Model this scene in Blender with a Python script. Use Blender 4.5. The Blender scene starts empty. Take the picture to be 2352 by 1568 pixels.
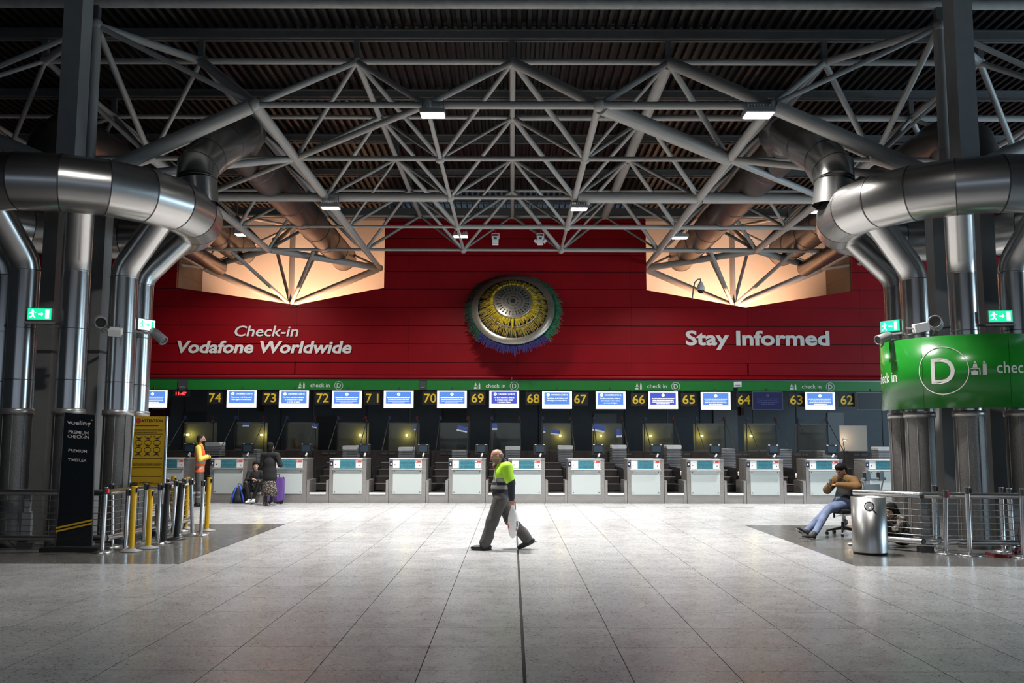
import bpy, bmesh, math, random
import numpy as np
from mathutils import Vector, Matrix
PI = math.pi
random.seed(11)
rng = np.random.default_rng(11)
scene = bpy.context.scene
C = bpy.context.collection

# ------------------------------------------------------------------ camera, world, lights, exposure
F_PX, H_CAM = 2100.0, 1.77
PITCH = math.atan(225 / F_PX)
ROLL = math.radians(-0.13)
cam_data = bpy.data.cameras.new('camera')
cam_data.sensor_width = 36.0
cam_data.lens = 36.0 * F_PX / 2352
cam_data.clip_end = 200
cam = bpy.data.objects.new('camera', cam_data)
C.objects.link(cam)
cam.matrix_world = (Matrix.Translation((0, 0, H_CAM)) @ Matrix.Rotation(PI / 2 + PITCH, 4, 'X') @ Matrix.Rotation(-ROLL, 4, 'Z'))
scene.camera = cam
CAMR = cam.matrix_world.to_3x3()

world = bpy.data.worlds.new('world')
scene.world = world
world.use_nodes = True
bg = world.node_tree.nodes['Background']
bg.inputs[0].default_value = (0.55, 0.75, 1.0, 1)
bg.inputs[1].default_value = .4

def area_light(name, loc, target, sx, sy, power, col, spread=PI):
    d = bpy.data.lights.new(name, 'AREA')
    d.shape = 'RECTANGLE'; d.size = sx; d.size_y = sy; d.energy = power; d.color = col; d.spread = spread
    o = bpy.data.objects.new(name, d); C.objects.link(o)
    o.location = loc
    o.rotation_euler = (Vector(target) - Vector(loc)).to_track_quat('-Z', 'Y').to_euler()
    return o
# daylight outside the glazing of the right-hand side wall and of the entrance behind the camera
area_light('daylight_side_window', (23.6, 16.5, 3.8), (0, 16.5, 1.6), 18.5, 5.0, 2500, (0.58, 0.82, 1.0))
area_light('daylight_entrance_window', (0, -11.6, 4.0), (0, 10, 2), 30, 4.6, 90, (0.86, 0.9, 1.0))
scene.cycles.max_bounces = 6
scene.cycles.diffuse_bounces = 2
scene.cycles.glossy_bounces = 3
scene.cycles.transmission_bounces = 5
scene.cycles.caustics_reflective = False
scene.cycles.caustics_refractive = False
scene.view_settings.view_transform = 'Standard'
scene.view_settings.look = 'None'
scene.view_settings.exposure = 0.0
scene.view_settings.gamma = 1.0
scene.view_settings.use_curve_mapping = False

# ------------------------------------------------------------------ measuring helpers
def ray(px, py):
    return CAMR @ Vector(((px - 1176) / F_PX, (784 - py) / F_PX, -1))
def P(px, py, Y):
    r = ray(px, py); t = Y / r.y
    return Vector((r.x * t, Y, H_CAM + r.z * t))
def G(px, py, z=0.0):
    r = ray(px, py); t = (z - H_CAM) / r.z
    return Vector((r.x * t, r.y * t, z))

# ------------------------------------------------------------------ materials
def srgb(r, g, b):
    f = lambda c: (c / 255 / 12.92) if c / 255 <= .04045 else ((c / 255 + .055) / 1.055) ** 2.4
    return (f(r), f(g), f(b))
def M(name, col, rough=.5, metal=0.0, var=0.0, vscale=4.0, stretch=(1, 1, 1), bump=0.0, bscale=60.0, emit=None, estr=0.0,
      trans=0.0, coat=0.0, island=0.0, rvar=0.0, alpha=1.0, spec=None):
    m = bpy.data.materials.new(name); m.use_nodes = True
    nt = m.node_tree; b = nt.nodes['Principled BSDF']; N = nt.nodes.new; L = nt.links.new
    b.inputs['Base Color'].default_value = (*col, 1)
    b.inputs['Roughness'].default_value = rough
    b.inputs['Metallic'].default_value = metal
    if spec is not None: b.inputs['Specular IOR Level'].default_value = spec
    if trans: b.inputs['Transmission Weight'].default_value = trans
    if coat: b.inputs['Coat Weight'].default_value = coat; b.inputs['Coat Roughness'].default_value = .12
    if alpha < 1: b.inputs['Alpha'].default_value = alpha
    if emit is not None:
        b.inputs['Emission Color'].default_value = (*emit, 1); b.inputs['Emission Strength'].default_value = estr
        m.cycles.emission_sampling = 'NONE'
    tc = None
    def coords(s):
        nonlocal tc
        if tc is None: tc = N('ShaderNodeTexCoord')
        mp = N('ShaderNodeMapping'); mp.inputs['Scale'].default_value = s
        L(tc.outputs['Object'], mp.inputs['Vector']); return mp.outputs['Vector']
    if var or rvar:
        n = N('ShaderNodeTexNoise'); n.inputs['Scale'].default_value = vscale; n.inputs['Detail'].default_value = 5
        L(coords(stretch), n.inputs['Vector'])
    if var or island:
        val = N('ShaderNodeValue'); val.outputs[0].default_value = 1.0
        cur = val.outputs[0]
        if var:
            mr = N('ShaderNodeMapRange'); mr.inputs['From Min'].default_value = .3; mr.inputs['From Max'].default_value = .7
            mr.inputs['To Min'].default_value = 1 - var; mr.inputs['To Max'].default_value = 1 + var
            L(n.outputs['Fac'], mr.inputs['Value']); cur = mr.outputs['Result']
        if island:
            g = N('ShaderNodeNewGeometry'); mi = N('ShaderNodeMapRange')
            mi.inputs['To Min'].default_value = 1 - island; mi.inputs['To Max'].default_value = 1 + island
            oi = N('ShaderNodeObjectInfo'); ad = N('ShaderNodeMath'); ad.operation = 'ADD'
            fr = N('ShaderNodeMath'); fr.operation = 'FRACT'
            L(g.outputs['Random Per Island'], ad.inputs[0]); L(oi.outputs['Random'], ad.inputs[1]); L(ad.outputs[0], fr.inputs[0])
            L(fr.outputs[0], mi.inputs['Value'])
            mu = N('ShaderNodeMath'); mu.operation = 'MULTIPLY'; L(cur, mu.inputs[0]); L(mi.outputs['Result'], mu.inputs[1]); cur = mu.outputs[0]
        vm = N('ShaderNodeVectorMath'); vm.operation = 'SCALE'; vm.inputs[0].default_value = col
        L(cur, vm.inputs['Scale']); L(vm.outputs['Vector'], b.inputs['Base Color'])
    if rvar:
        rr = N('ShaderNodeMapRange'); rr.inputs['From Min'].default_value = .3; rr.inputs['From Max'].default_value = .7
        rr.inputs['To Min'].default_value = max(.02, rough - rvar); rr.inputs['To Max'].default_value = rough + rvar
        L(n.outputs['Fac'], rr.inputs['Value']); L(rr.outputs['Result'], b.inputs['Roughness'])
    if bump:
        bn = N('ShaderNodeTexNoise'); bn.inputs['Scale'].default_value = bscale; bn.inputs['Detail'].default_value = 3
        L(coords((1, 1, 1)), bn.inputs['Vector'])
        bp = N('ShaderNodeBump'); bp.inputs['Strength'].default_value = bump; bp.inputs['Distance'].default_value = .01
        L(bn.outputs['Fac'], bp.inputs['Height']); L(bp.outputs['Normal'], b.inputs['Normal'])
    return m
def terrazzo(name, base, dark, light, scale, rough, island):
    m = M(name, base, rough)
    nt = m.node_tree; b = nt.nodes['Principled BSDF']; N = nt.nodes.new; L = nt.links.new
    g = N('ShaderNodeNewGeometry')
    v = N('ShaderNodeTexVoronoi'); v.inputs['Scale'].default_value = scale; L(g.outputs['Position'], v.inputs['Vector'])
    sx = N('ShaderNodeSeparateColor'); L(v.outputs['Color'], sx.inputs[0])
    cr = N('ShaderNodeValToRGB'); e = cr.color_ramp.elements
    e[0].position = 0; e[0].color = (*dark, 1); e[1].position = .13; e[1].color = (*base, 1)
    a = e.new(.8); a.color = (*base, 1); z = e.new(.95); z.color = (*light, 1)
    L(sx.outputs[0], cr.inputs[0])
    n = N('ShaderNodeTexNoise'); n.inputs['Scale'].default_value = 1.3; n.inputs['Detail'].default_value = 6; L(g.outputs['Position'], n.inputs['Vector'])
    mr = N('ShaderNodeMapRange'); mr.inputs['From Min'].default_value = .3; mr.inputs['From Max'].default_value = .7
    mr.inputs['To Min'].default_value = .88; mr.inputs['To Max'].default_value = 1.08; L(n.outputs['Fac'], mr.inputs['Value'])
    oi = N('ShaderNodeObjectInfo'); ad = N('ShaderNodeMath'); ad.operation = 'ADD'; fr = N('ShaderNodeMath'); fr.operation = 'FRACT'
    L(g.outputs['Random Per Island'], ad.inputs[0]); L(oi.outputs['Random'], ad.inputs[1]); L(ad.outputs[0], fr.inputs[0])
    mi = N('ShaderNodeMapRange'); mi.inputs['To Min'].default_value = 1 - island; mi.inputs['To Max'].default_value = 1 + island
    L(fr.outputs[0], mi.inputs['Value'])
    mu = N('ShaderNodeMath'); mu.operation = 'MULTIPLY'; L(mr.outputs[0], mu.inputs[0]); L(mi.outputs[0], mu.inputs[1])
    vm = N('ShaderNodeVectorMath'); vm.operation = 'SCALE'; L(cr.outputs[0], vm.inputs[0]); L(mu.outputs[0], vm.inputs['Scale'])
    L(vm.outputs[0], b.inputs['Base Color'])
    n2 = N('ShaderNodeTexNoise'); n2.inputs['Scale'].default_value = 3.5; n2.inputs['Detail'].default_value = 4; L(g.outputs['Position'], n2.inputs['Vector'])
    r2 = N('ShaderNodeMapRange'); r2.inputs['From Min'].default_value = .3; r2.inputs['From Max'].default_value = .7
    r2.inputs['To Min'].default_value = rough * .8; r2.inputs['To Max'].default_value = rough * 1.25
    L(n2.outputs['Fac'], r2.inputs['Value']); L(r2.outputs[0], b.inputs['Roughness'])
    return m
m_floor = terrazzo('pale_terrazzo', (.38, .378, .376), (.11, .109, .108), (.49, .488, .486), 70, .26, .045)
m_granite = terrazzo('dark_granite', (.105, .099, .090), (.04, .038, .036), (.26, .25, .23), 90, .19, .03)
m_joint = M('joint_black', (.02, .02, .02), .7)
m_red = M('red_panel', (.235, .004, .008), .42, var=.08, vscale=1.2, island=.04, spec=.14)
m_redjoint = M('wall_backing', (.012, .004, .004), .8)
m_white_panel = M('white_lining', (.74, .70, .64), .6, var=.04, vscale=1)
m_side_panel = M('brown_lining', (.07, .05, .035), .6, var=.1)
m_deck = M('roof_deck_metal', (.017, .015, .014), .33, .4, var=.25, vscale=3, stretch=(3, .3, 1))
m_purlin = M('purlin_grey', (.11, .11, .108), .5, var=.12)
m_truss = M('truss_grey_paint', (.35, .335, .315), .45, var=.12, vscale=6)
m_column = M('column_grey_paint', (.27, .27, .265), .45, var=.06)
m_steel = M('polished_steel', (.52, .505, .49), .24, .96, var=.10, vscale=3, stretch=(9, 9, .3))
m_steel_h = M('polished_duct_steel', (.50, .485, .47), .27, .93, var=.06, vscale=1.2)
m_seam = M('seam_dark', (.10, .10, .10), .4, .8)
m_perf = M('perforated_steel', (.20, .19, .18), .42, .9, var=.25, vscale=60, bump=.4, bscale=220)
m_duct_dark = M('dull_duct_metal', (.15, .13, .12), .36, .85, var=.12, vscale=2)
m_chrome = M('chrome', (.70, .70, .70), .2, .97)
m_black = M('black_plastic', (.012, .012, .013), .4)
m_blackmat = M('black_matt', (.010, .010, .011), .75)
m_darkgrey = M('dark_grey', (.05, .05, .052), .55, var=.1)
m_grey = M('mid_grey', (.22, .22, .22), .5)
m_white = M('white_paint', (.72, .72, .70), .45)
m_text = M('white_lettering', (.66, .63, .60), .5)
m_green = M('green_enamel', (.012, .20, .018), .24, var=.05, coat=.25)
m_green2 = M('green_fascia', (.014, .17, .026), .35, var=.05)
m_backwall = M('back_wall_grey', (.10, .108, .118), .55, var=.08)
m_desk_steel = M('desk_steel', (.42, .40, .38), .36, .75, var=.1, vscale=2, stretch=(1, 1, 12))
m_frost = M('frosted_glass_white', (.50, .545, .53), .3, coat=.2)
m_teal = M('teal_notice', (.06, .24, .30), .35, var=.25, vscale=40)
m_redlab = M('red_label', (.62, .05, .04), .45)
m_navy = M('navy_label', (.012, .018, .06), .4)
m_yellow = M('yellow_powder_coat', (.72, .42, .012), .4, var=.06)
m_yellow_sign = M('yellow_sign_print', (.66, .40, .012), .5)
m_numyel = M('number_yellow', (.85, .58, .03), .5, emit=(.85, .55, .03), estr=.04)
m_numblack = M('number_board_black', (.012, .012, .012), .5)
m_glass = M('clear_screen_glass', (.75, .85, .80), .08, trans=1.0, alpha=.35)
m_trayg = M('grey_tray', (.42, .42, .425), .45, var=.1)
m_brown = M('brown_belt_casing', (.024, .018, .016), .5, var=.15)
m_rubber = M('black_rubber_belt', (.018, .018, .018), .6)
m_emit_lamp = M('lamp_diffuser', (1, 1, 1), .5, emit=(1.0, .96, .9), estr=14)
m_scr_white = M('screen_white', (.1, .1, .1), .3, emit=(.86, .93, 1.0), estr=1.9)
m_scr_blue = M('screen_blue', (.02, .03, .08), .3, emit=(.12, .30, .86), estr=.95)
m_scr_deep = M('screen_deep_blue', (.02, .03, .08), .3, emit=(.07, .10, .62), estr=.9)
m_scr_text = M('screen_text', (.1, .1, .1), .3, emit=(.95, .97, 1.0), estr=1.6)
m_scr_dim = M('screen_dim_blue', (.01, .01, .02), .25, emit=(.02, .025, .10), estr=.5)
m_scr_dimt = M('screen_dim_text', (.01, .01, .02), .25, emit=(.10, .12, .30), estr=.4)
m_led = M('clock_led_red', (.3, 0, 0), .4, emit=(1, .03, .04), estr=4)
m_exit = M('exit_sign_green', (0, .3, .15), .4, emit=(.01, .55, .26), estr=1.6)
m_exitw = M('exit_sign_white', (.8, .9, .85), .4, emit=(.75, 1, .88), estr=2.6)
m_poster = M('blue_poster', (.06, .10, .32), .4, var=.2, vscale=20)
m_glow = M('yellow_lamp_bulb', (1, .9, .3), .4, emit=(1, .85, .22), estr=30)
m_bin = M('brushed_bin_steel', (.60, .59, .57), .34, 1.0, var=.1, vscale=3, stretch=(10, 10, .3))
m_smoked = M('smoked_backboard', (.042, .045, .042), .6)

# ------------------------------------------------------------------ mesh builder
def link(name, data, parent=None, loc=(0, 0, 0)):
    o = bpy.data.objects.new(name, data); C.objects.link(o)
    o.location = loc
    if parent is not None: o.parent = parent
    return o
def origin_of(p):
    v = Vector((0, 0, 0))
    while p is not None: v = v + p.location; p = p.parent
    return v
class MB:
    def __init__(s): s.v = []; s.f = []; s.sm = []
    def add(s, vs, fs, smooth=False):
        k = len(s.v); s.v.extend([tuple(v) for v in vs]); s.f.extend([tuple(i + k for i in f) for f in fs]); s.sm.extend([smooth] * len(fs)); return s
    def box(s, c, d, rot=None):
        x, y, z = d[0] / 2, d[1] / 2, d[2] / 2
        vs = [Vector(p) for p in ((-x, -y, -z), (x, -y, -z), (x, y, -z), (-x, y, -z), (-x, -y, z), (x, -y, z), (x, y, z), (-x, y, z))]
        if rot is not None: vs = [rot @ v for v in vs]
        return s.add([v + Vector(c) for v in vs], [(0, 3, 2, 1), (4, 5, 6, 7), (0, 1, 5, 4), (1, 2, 6, 5), (2, 3, 7, 6), (3, 0, 4, 7)])
    def span(s, a, b): return s.box([(a[i] + b[i]) / 2 for i in range(3)], [abs(b[i] - a[i]) for i in range(3)])
    def rbox(s, c, d, r=.02, rot=None, seg=3):
        # box rounded about its local y axis (rounded rectangle in x,z extruded along y)
        x, y, z = d[0] / 2, d[1] / 2, d[2] / 2
        prof = []
        for cx, cz, a0 in ((x - r, z - r, 0), (-x + r, z - r, 90), (-x + r, -z + r, 180), (x - r, -z + r, 270)):
            for i in range(seg + 1):
                a = math.radians(a0 + 90 * i / seg); prof.append((cx + r * math.cos(a), cz + r * math.sin(a)))
        n = len(prof)
        vs = [Vector((p[0], -y, p[1])) for p in prof] + [Vector((p[0], y, p[1])) for p in prof]
        if rot is not None: vs = [rot @ v for v in vs]
        vs = [v + Vector(c) for v in vs]
        fs = [tuple(range(n))[::-1], tuple(range(n, 2 * n))] + [(i, (i + 1) % n, n + (i + 1) % n, n + i) for i in range(n)]
        fs = [f[::-1] for f in fs]
        return s.add(vs, fs)
    def path(s, pts, r, seg=12, caps=True, closed=False, smooth=True):
        pts = [Vector(p) for p in pts]; n = len(pts)
        rs = r if isinstance(r, (list, tuple)) else [r] * n
        up = None; rings = []
        for i in range(n):
            if closed: t0 = pts[i] - pts[i - 1]; t1 = pts[(i + 1) % n] - pts[i]
            else:
                t0 = pts[i] - pts[i - 1] if i else pts[1] - pts[0]
                t1 = pts[i + 1] - pts[i] if i < n - 1 else pts[-1] - pts[-2]
            t0 = t0.normalized(); t1 = t1.normalized()
            t = (t0 + t1).normalized()
            if up is None:
                up = Vector((0, 0, 1)) if abs(t.z) < .9 else Vector((0, 1, 0))
            x = t.cross(up)
            if x.length < 1e-4: x = t.cross(Vector((1, 0, 0)))
            x.normalize(); y = x.cross(t).normalized(); up = y
            ms = 1 / max(.5, t.dot(t1))     # mitre
            bend = (t1 - t0)
            ring = []
            for k in range(seg):
                a = 2 * PI * k / seg
                o = x * math.cos(a) * rs[i] + y * math.sin(a) * rs[i]
                if bend.length > 1e-5:
                    bn = bend.normalized(); o = o + bn * o.dot(bn) * (ms - 1)
                ring.append(pts[i] + o)
            rings.append(ring)
        vs = [v for ring in rings for v in ring]; fs = []
        m = n if closed else n - 1
        for i in range(m):
            a = i * seg; b = ((i + 1) % n) * seg
            for k in range(seg): fs.append((a + k, a + (k + 1) % seg, b + (k + 1) % seg, b + k))
        s.add(vs, fs, smooth)
        if caps and not closed:
            s.add(rings[0], [tuple(range(seg))[::-1]]); s.add(rings[-1], [tuple(range(seg))])
        return s
    def tube(s, a, b, r, r2=None, seg=12, caps=True): return s.path([a, b], [r, r if r2 is None else r2], seg, caps)
    def lathe(s, prof, c=(0, 0, 0), seg=24, axis=None, smooth=True, a0=0, a1=2 * PI):
        full = abs(a1 - a0 - 2 * PI) < 1e-6; n = seg if full else seg + 1
        q = Vector(axis).to_track_quat('Z', 'Y').to_matrix() if axis is not None else None
        vs = []
        for (r, z) in prof:
            for k in range(n):
                a = a0 + (a1 - a0) * k / seg; v = Vector((r * math.cos(a), r * math.sin(a), z))
                if q is not None: v = q @ v
                vs.append(v + Vector(c))
        fs = []
        for i in range(len(prof) - 1):
            for k in range(seg): fs.append((i * n + k, i * n + (k + 1) % n, (i + 1) * n + (k + 1) % n, (i + 1) * n + k))
        return s.add(vs, fs, smooth)
    def ball(s, c, r, seg=12, rings=8, scale=(1, 1, 1), rot=None):
        vs = []; fs = []
        for i in range(rings + 1):
            th = PI * i / rings
            for k in range(seg):
                a = 2 * PI * k / seg
                v = Vector((math.sin(th) * math.cos(a) * r * scale[0], math.sin(th) * math.sin(a) * r * scale[1], math.cos(th) * r * scale[2]))
                if rot is not None: v = rot @ v
                vs.append(v + Vector(c))
        for i in range(rings):
            for k in range(seg): fs.append((i * seg + k, (i + 1) * seg + k, (i + 1) * seg + (k + 1) % seg, i * seg + (k + 1) % seg))
        return s.add(vs, fs, True)
    def prism(s, poly, y0, y1):
        # polygon in (x,z) extruded from y0 to y1
        n = len(poly); vs = [(p[0], y0, p[1]) for p in poly] + [(p[0], y1, p[1]) for p in poly]
        fs = [tuple(range(n)), tuple(range(n, 2 * n))[::-1]] + [(i, n + i, n + (i + 1) % n, (i + 1) % n) for i in range(n)]
        return s.add(vs, fs)
    def mesh(s, name, mat, off=None, fix=True):
        me = bpy.data.meshes.new(name)
        vs = s.v if off is None else [(v[0] - off[0], v[1] - off[1], v[2] - off[2]) for v in s.v]
        me.from_pydata(vs, [], s.f)
        me.polygons.foreach_set('use_smooth', s.sm)
        if mat is not None: me.materials.append(mat)
        if fix:
            bm = bmesh.new(); bm.from_mesh(me); bmesh.ops.recalc_face_normals(bm, faces=bm.faces); bm.to_mesh(me); bm.free()
        me.update(); return me
    def build(s, name, mat, parent=None, world=True, fix=True):
        off = origin_of(parent) if (parent is not None and world) else None
        return link(name, s.mesh(name, mat, off, fix), parent)
def top(name, label, cat, loc=(0, 0, 0), group=None, kind=None):
    o = bpy.data.objects.new(name, None); C.objects.link(o); o.location = loc; o.empty_display_size = .1
    return tag(o, label, cat, group, kind)
def tag(o, label, cat, group=None, kind=None):
    if label: o['label'] = label
    if cat: o['category'] = cat
    if group: o['group'] = group
    if kind: o['kind'] = kind
    return o
def structure(o, label=None):
    o['kind'] = 'structure'
    if label: o['label'] = label
    return o
def copy_tree(o, parent=None):
    c = o.copy(); C.objects.link(c); c.parent = parent
    for ch in list(o.children): copy_tree(ch, c)
    return c
# shared unit meshes
UNIT_TUBE = {}
def unit_tube(mat, seg=12):
    k = (mat.name, seg)
    if k not in UNIT_TUBE:
        b = MB(); b.path([(0, 0, -.5), (0, 0, .5)], 1.0, seg, True); UNIT_TUBE[k] = b.mesh('tube', mat)
    return UNIT_TUBE[k]
def tube_obj(name, a, b, r, mat, parent, seg=12):
    a = Vector(a); b = Vector(b); d = b - a
    o = link(name, unit_tube(mat, seg), parent, (a + b) / 2 - origin_of(parent))
    o.rotation_mode = 'QUATERNION'; o.rotation_quaternion = d.to_track_quat('Z', 'Y'); o.scale = (r, r, d.length)
    return o
UNIT_BOX = {}
def box_obj(name, c, d, mat, parent):
    if mat.name not in UNIT_BOX: UNIT_BOX[mat.name] = MB().box((0, 0, 0), (1, 1, 1)).mesh('block', mat)
    o = link(name, UNIT_BOX[mat.name], parent, Vector(c) - origin_of(parent)); o.scale = d
    return o
TEXT_CACHE = {}
def text_pts(body, size, bold=0.0, shear=0.0, align='CENTER', res=2, spacing=1.0, width=None, line=1.0):
    """Flat lettering as (points, faces) in x,y; optionally fitted to a width."""
    key = (body, size, bold, shear, align, res, spacing, width)
    if key in TEXT_CACHE: return TEXT_CACHE[key]
    cu = bpy.data.curves.new('lettering', 'FONT'); cu.body = body; cu.size = size; cu.offset = bold; cu.shear = shear
    cu.align_x = align; cu.resolution_u = res; cu.space_character = spacing; cu.space_line = line
    o = bpy.data.objects.new('lettering', cu); C.objects.link(o)
    dg = bpy.context.evaluated_depsgraph_get()
    me = bpy.data.meshes.new_from_object(o.evaluated_get(dg))
    vs = [v.co.copy() for v in me.vertices]; fs = [tuple(p.vertices) for p in me.polygons]
    bpy.data.objects.remove(o); bpy.data.meshes.remove(me); bpy.data.curves.remove(cu)
    if width and vs:
        x0 = min(v.x for v in vs); x1 = max(v.x for v in vs); k = width / (x1 - x0)
        cx = (x0 + x1) / 2 if align == 'CENTER' else x0
        vs = [Vector(((v.x - cx) * k, v.y, 0)) for v in vs]
    TEXT_CACHE[key] = (vs, fs); return vs, fs
def text_on(mb, body, size, c, **kw):
    """Lettering facing -Y, centred at c (baseline)."""
    vs, fs = text_pts(body, size, **kw)
    mb.add([(c[0] + v.x, c[1], c[2] + v.y) for v in vs], fs); return mb

# ------------------------------------------------------------------ floor
TILE = .805; X0 = .10; Y0 = 7.27
floor = structure(MB().span((-24, -12, -.30), (24, 36, -.02)).build('floor', m_joint), 'pale terrazzo tiled hall floor')
INL = [(-11.0, -4.74, 13.26, 19.45), (4.87, 11.1, 13.2, 19.4)]
def inlay_part(x, y):
    return any(a + .01 < x < b - .01 and c + .01 < y < d - .01 for a, b, c, d in INL)
def minus(rect, holes):
    out = [rect]
    for (a, b, c, d) in holes:
        nxt = []
        for (x0, x1, y0, y1) in out:
            if x1 <= a or x0 >= b or y1 <= c or y0 >= d: nxt.append((x0, x1, y0, y1)); continue
            if x0 < a: nxt.append((x0, a, y0, y1))
            if x1 > b: nxt.append((b, x1, y0, y1))
            m0, m1 = max(x0, a), min(x1, b)
            if y0 < c: nxt.append((m0, m1, y0, c))
            if y1 > d: nxt.append((m0, m1, d, y1))
        out = nxt
    return out
stuff_tiles = MB(); n_tile = 0
for iy in range(-24, 36):
    for ix in range(-30, 30):
        g = .004
        x0 = X0 + ix * TILE + (.014 if ix == 0 else g); x1 = X0 + (ix + 1) * TILE - (.014 if ix == -1 else g)
        y0 = Y0 + iy * TILE + .0025; y1 = Y0 + (iy + 1) * TILE - .0025
        if x0 < -23.9 or x1 > 23.9 or y1 > 35.5: continue
        yc = (y0 + y1) / 2
        seen = 5.6 < yc < 17.4 and abs((x0 + x1) / 2) < yc * .575 + .6
        for (a, b, c, d) in minus((x0, x1, y0, y1), INL):
            if b - a < .02 or d - c < .02: continue
            if seen and n_tile < 300 and (b - a) > .5:
                box_obj('floor_tile', ((a + b) / 2, (c + d) / 2, -.01), (b - a, d - c, .02), m_floor, floor); n_tile += 1
            else: stuff_tiles.span((a, c, -.02), (b, d, 0))
st = stuff_tiles.build('distant_floor_tile', m_floor, floor); st['kind'] = 'stuff'
for (a, b, c, d) in INL:
    for i in range(3):
        for j in range(3):
            w = (b - a) / 3; h = (d - c) / 3
            box_obj('granite_slab', (a + (i + .5) * w, c + (j + .5) * h, -.01), (w - .003, h - .003, .022), m_granite, floor)
for k in range(13):      # short dark slots let into the floor in front of the desks
    p = G(405 + 146.2 * k - 18, 1163.2 + .28 * k)
    if k == 6: p = G(1154, 1165.2)
    box_obj('floor_slot', (p.x, p.y, .001), (.62, .045, .004), m_darkgrey, floor)

# ------------------------------------------------------------------ ceiling: corrugated deck on purlins
Z_DECK = 10.02
ceiling = structure(MB().span((-24, -12, Z_DECK + .12), (24, 36, Z_DECK + .3)).build('ceiling', m_blackmat), 'dark corrugated metal roof deck')
def deck_sheet(y0, y1):
    b = MB(); pitch = .20; x = -24; pts = []
    while x < 24:
        pts += [(x, .10), (x + .07, .10), (x + .095, 0), (x + .17, 0), (x + .195, .10)]; x += pitch
    n = len(pts)
    vs = [(p[0], y0, Z_DECK + p[1]) for p in pts] + [(p[0], y1, Z_DECK + p[1]) for p in pts]
    b.add(vs, [(i, i + 1, n + i + 1, n + i) for i in range(n - 1)])
    return b.build('deck_sheet', m_deck, ceiling)
YA, DY, MX = 16.18, 3.21, 3.15
ZL, ZT = 7.85, 9.36
def purlin(y, z0=9.78, h=.34, wd=.2):
    b = MB()
    b.span((-23.8, y - .05, z0 + .075), (23.8, y + .05, z0 + .205)); b.span((-23.8, y - .09, z0 + .205), (23.8, y + .09, z0 + .235))
    b.span((-23.8, y - .06, z0), (23.8, y + .02, z0 + .022))
    return b.build('purlin', m_purlin, ceiling)
prev = -12
for k in range(-8, 6):
    y = YA + 1.6 + DY * k
    if y > 33.5: break
    purlin(y); deck_sheet(prev, y - .02); prev = y + .02
deck_sheet(prev, 35.5)
b = MB(); b.path([(-23.8, YA, 9.80), (23.8, YA, 9.80)], .10, 12); b.build('purlin', m_truss, ceiling)

# ------------------------------------------------------------------ walls of the hall
YW, YB = 31.2, 33.8            # red wall plane, back of the recesses
def clip(poly, n, c):          # keep the side n.x*x + n.y*z <= c
    out = []
    for i in range(len(poly)):
        p, q = poly[i], poly[(i + 1) % len(poly)]
        dp = n[0] * p[0] + n[1] * p[1] - c; dq = n[0] * q[0] + n[1] * q[1] - c
        if dp <= 0: out.append(p)
        if (dp < 0) != (dq < 0) and abs(dp - dq) > 1e-9:
            t = dp / (dp - dq); out.append((p[0] + (q[0] - p[0]) * t, p[1] + (q[1] - p[1]) * t))
    return out
def half(a, b):                # half plane to the LEFT of a->b
    n = (b[1] - a[1], -(b[0] - a[0])); return n, n[0] * a[0] + n[1] * a[1]
def xz(px, py):
    p = P(px, py, YW); return (p.x, p.z)
OPEN = []
for pts in (((405, 660), (680, 700), (882, 660), (894, 505)), ((1485, 666), (1713, 706), (1958, 668), (1470, 505))):
    q = [xz(*p) for p in pts]
    if q[0][0] < 0: OPEN.append(dict(bl=q[0], v=q[1], br=q[2], tr=q[3], tl=(q[0][0] + .15, q[3][1])))
    else: OPEN.append(dict(bl=q[0], v=q[1], br=q[2], tl=q[3], tr=(q[2][0] - .15, q[3][1])))
Z_WB, Z_WT = 3.80, 9.40
def row_polys(rect):
    regs = []
    o1, o2 = OPEN
    def keep(poly, *hs):
        for (n, c) in hs: poly = clip(poly, n, c) if poly else poly
        return poly if poly and len(poly) > 2 else None
    def vert(x, right): return ((-1, 0), -x) if right else ((1, 0), x)
    res = []
    res.append(keep(rect, vert(o1['bl'][0], False)))
    for o in OPEN:
        res.append(keep(rect, vert(o['bl'][0], True), vert(o['v'][0], False), half(o['v'], o['bl'])))
        res.append(keep(rect, vert(o['v'][0], True), vert(o['br'][0], False), half(o['br'], o['v'])))
    res.append(keep(rect, vert(o1['br'][0], True), vert(o2['bl'][0], False)))
    res.append(keep(rect, vert(o2['br'][0], True)))
    return [r for r in res if r]
_bk = MB()
for poly in row_polys([(-19.5, Z_WB + .1), (19.5, Z_WB + .1), (19.5, Z_WT), (-19.5, Z_WT)]): _bk.prism(poly, YW + .06, YW + .16)
wall_red = structure(_bk.build('wall_front', m_redjoint), 'red panelled wall above the check-in desks')
def area(p): return abs(sum(p[i][0] * p[(i + 1) % len(p)][1] - p[(i + 1) % len(p)][0] * p[i][1] for i in range(len(p)))) / 2
zs = [Z_WB + .16]
for py in (833, 790, 748, 706, 664, 624, 586, 548, 512): zs.append(P(1178, py, YW).z)
zs.append(Z_WT)
xs_even = [-19.5, -15.6, -11.4, -7.4, -3.55, .2, 4.1, 8.1, 12, 15.8, 19.5]
for i in range(len(zs) - 1):
    for j in range(len(xs_even) - 1):
        sh = 0
        xa = xs_even[j] + (sh if 0 < j else 0); xb = xs_even[j + 1] + (sh if j + 1 < len(xs_even) - 1 else 0)
        rect = [(xa + .0025, zs[i] + .012), (xb - .0025, zs[i] + .012), (xb - .0025, zs[i + 1] - .012), (xa + .0025, zs[i + 1] - .012)]
        for poly in row_polys(rect):
            if area(poly) < .02: continue
            MB().prism(poly, YW, YW + .055).build('red_panel', m_red, wall_red)
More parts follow.
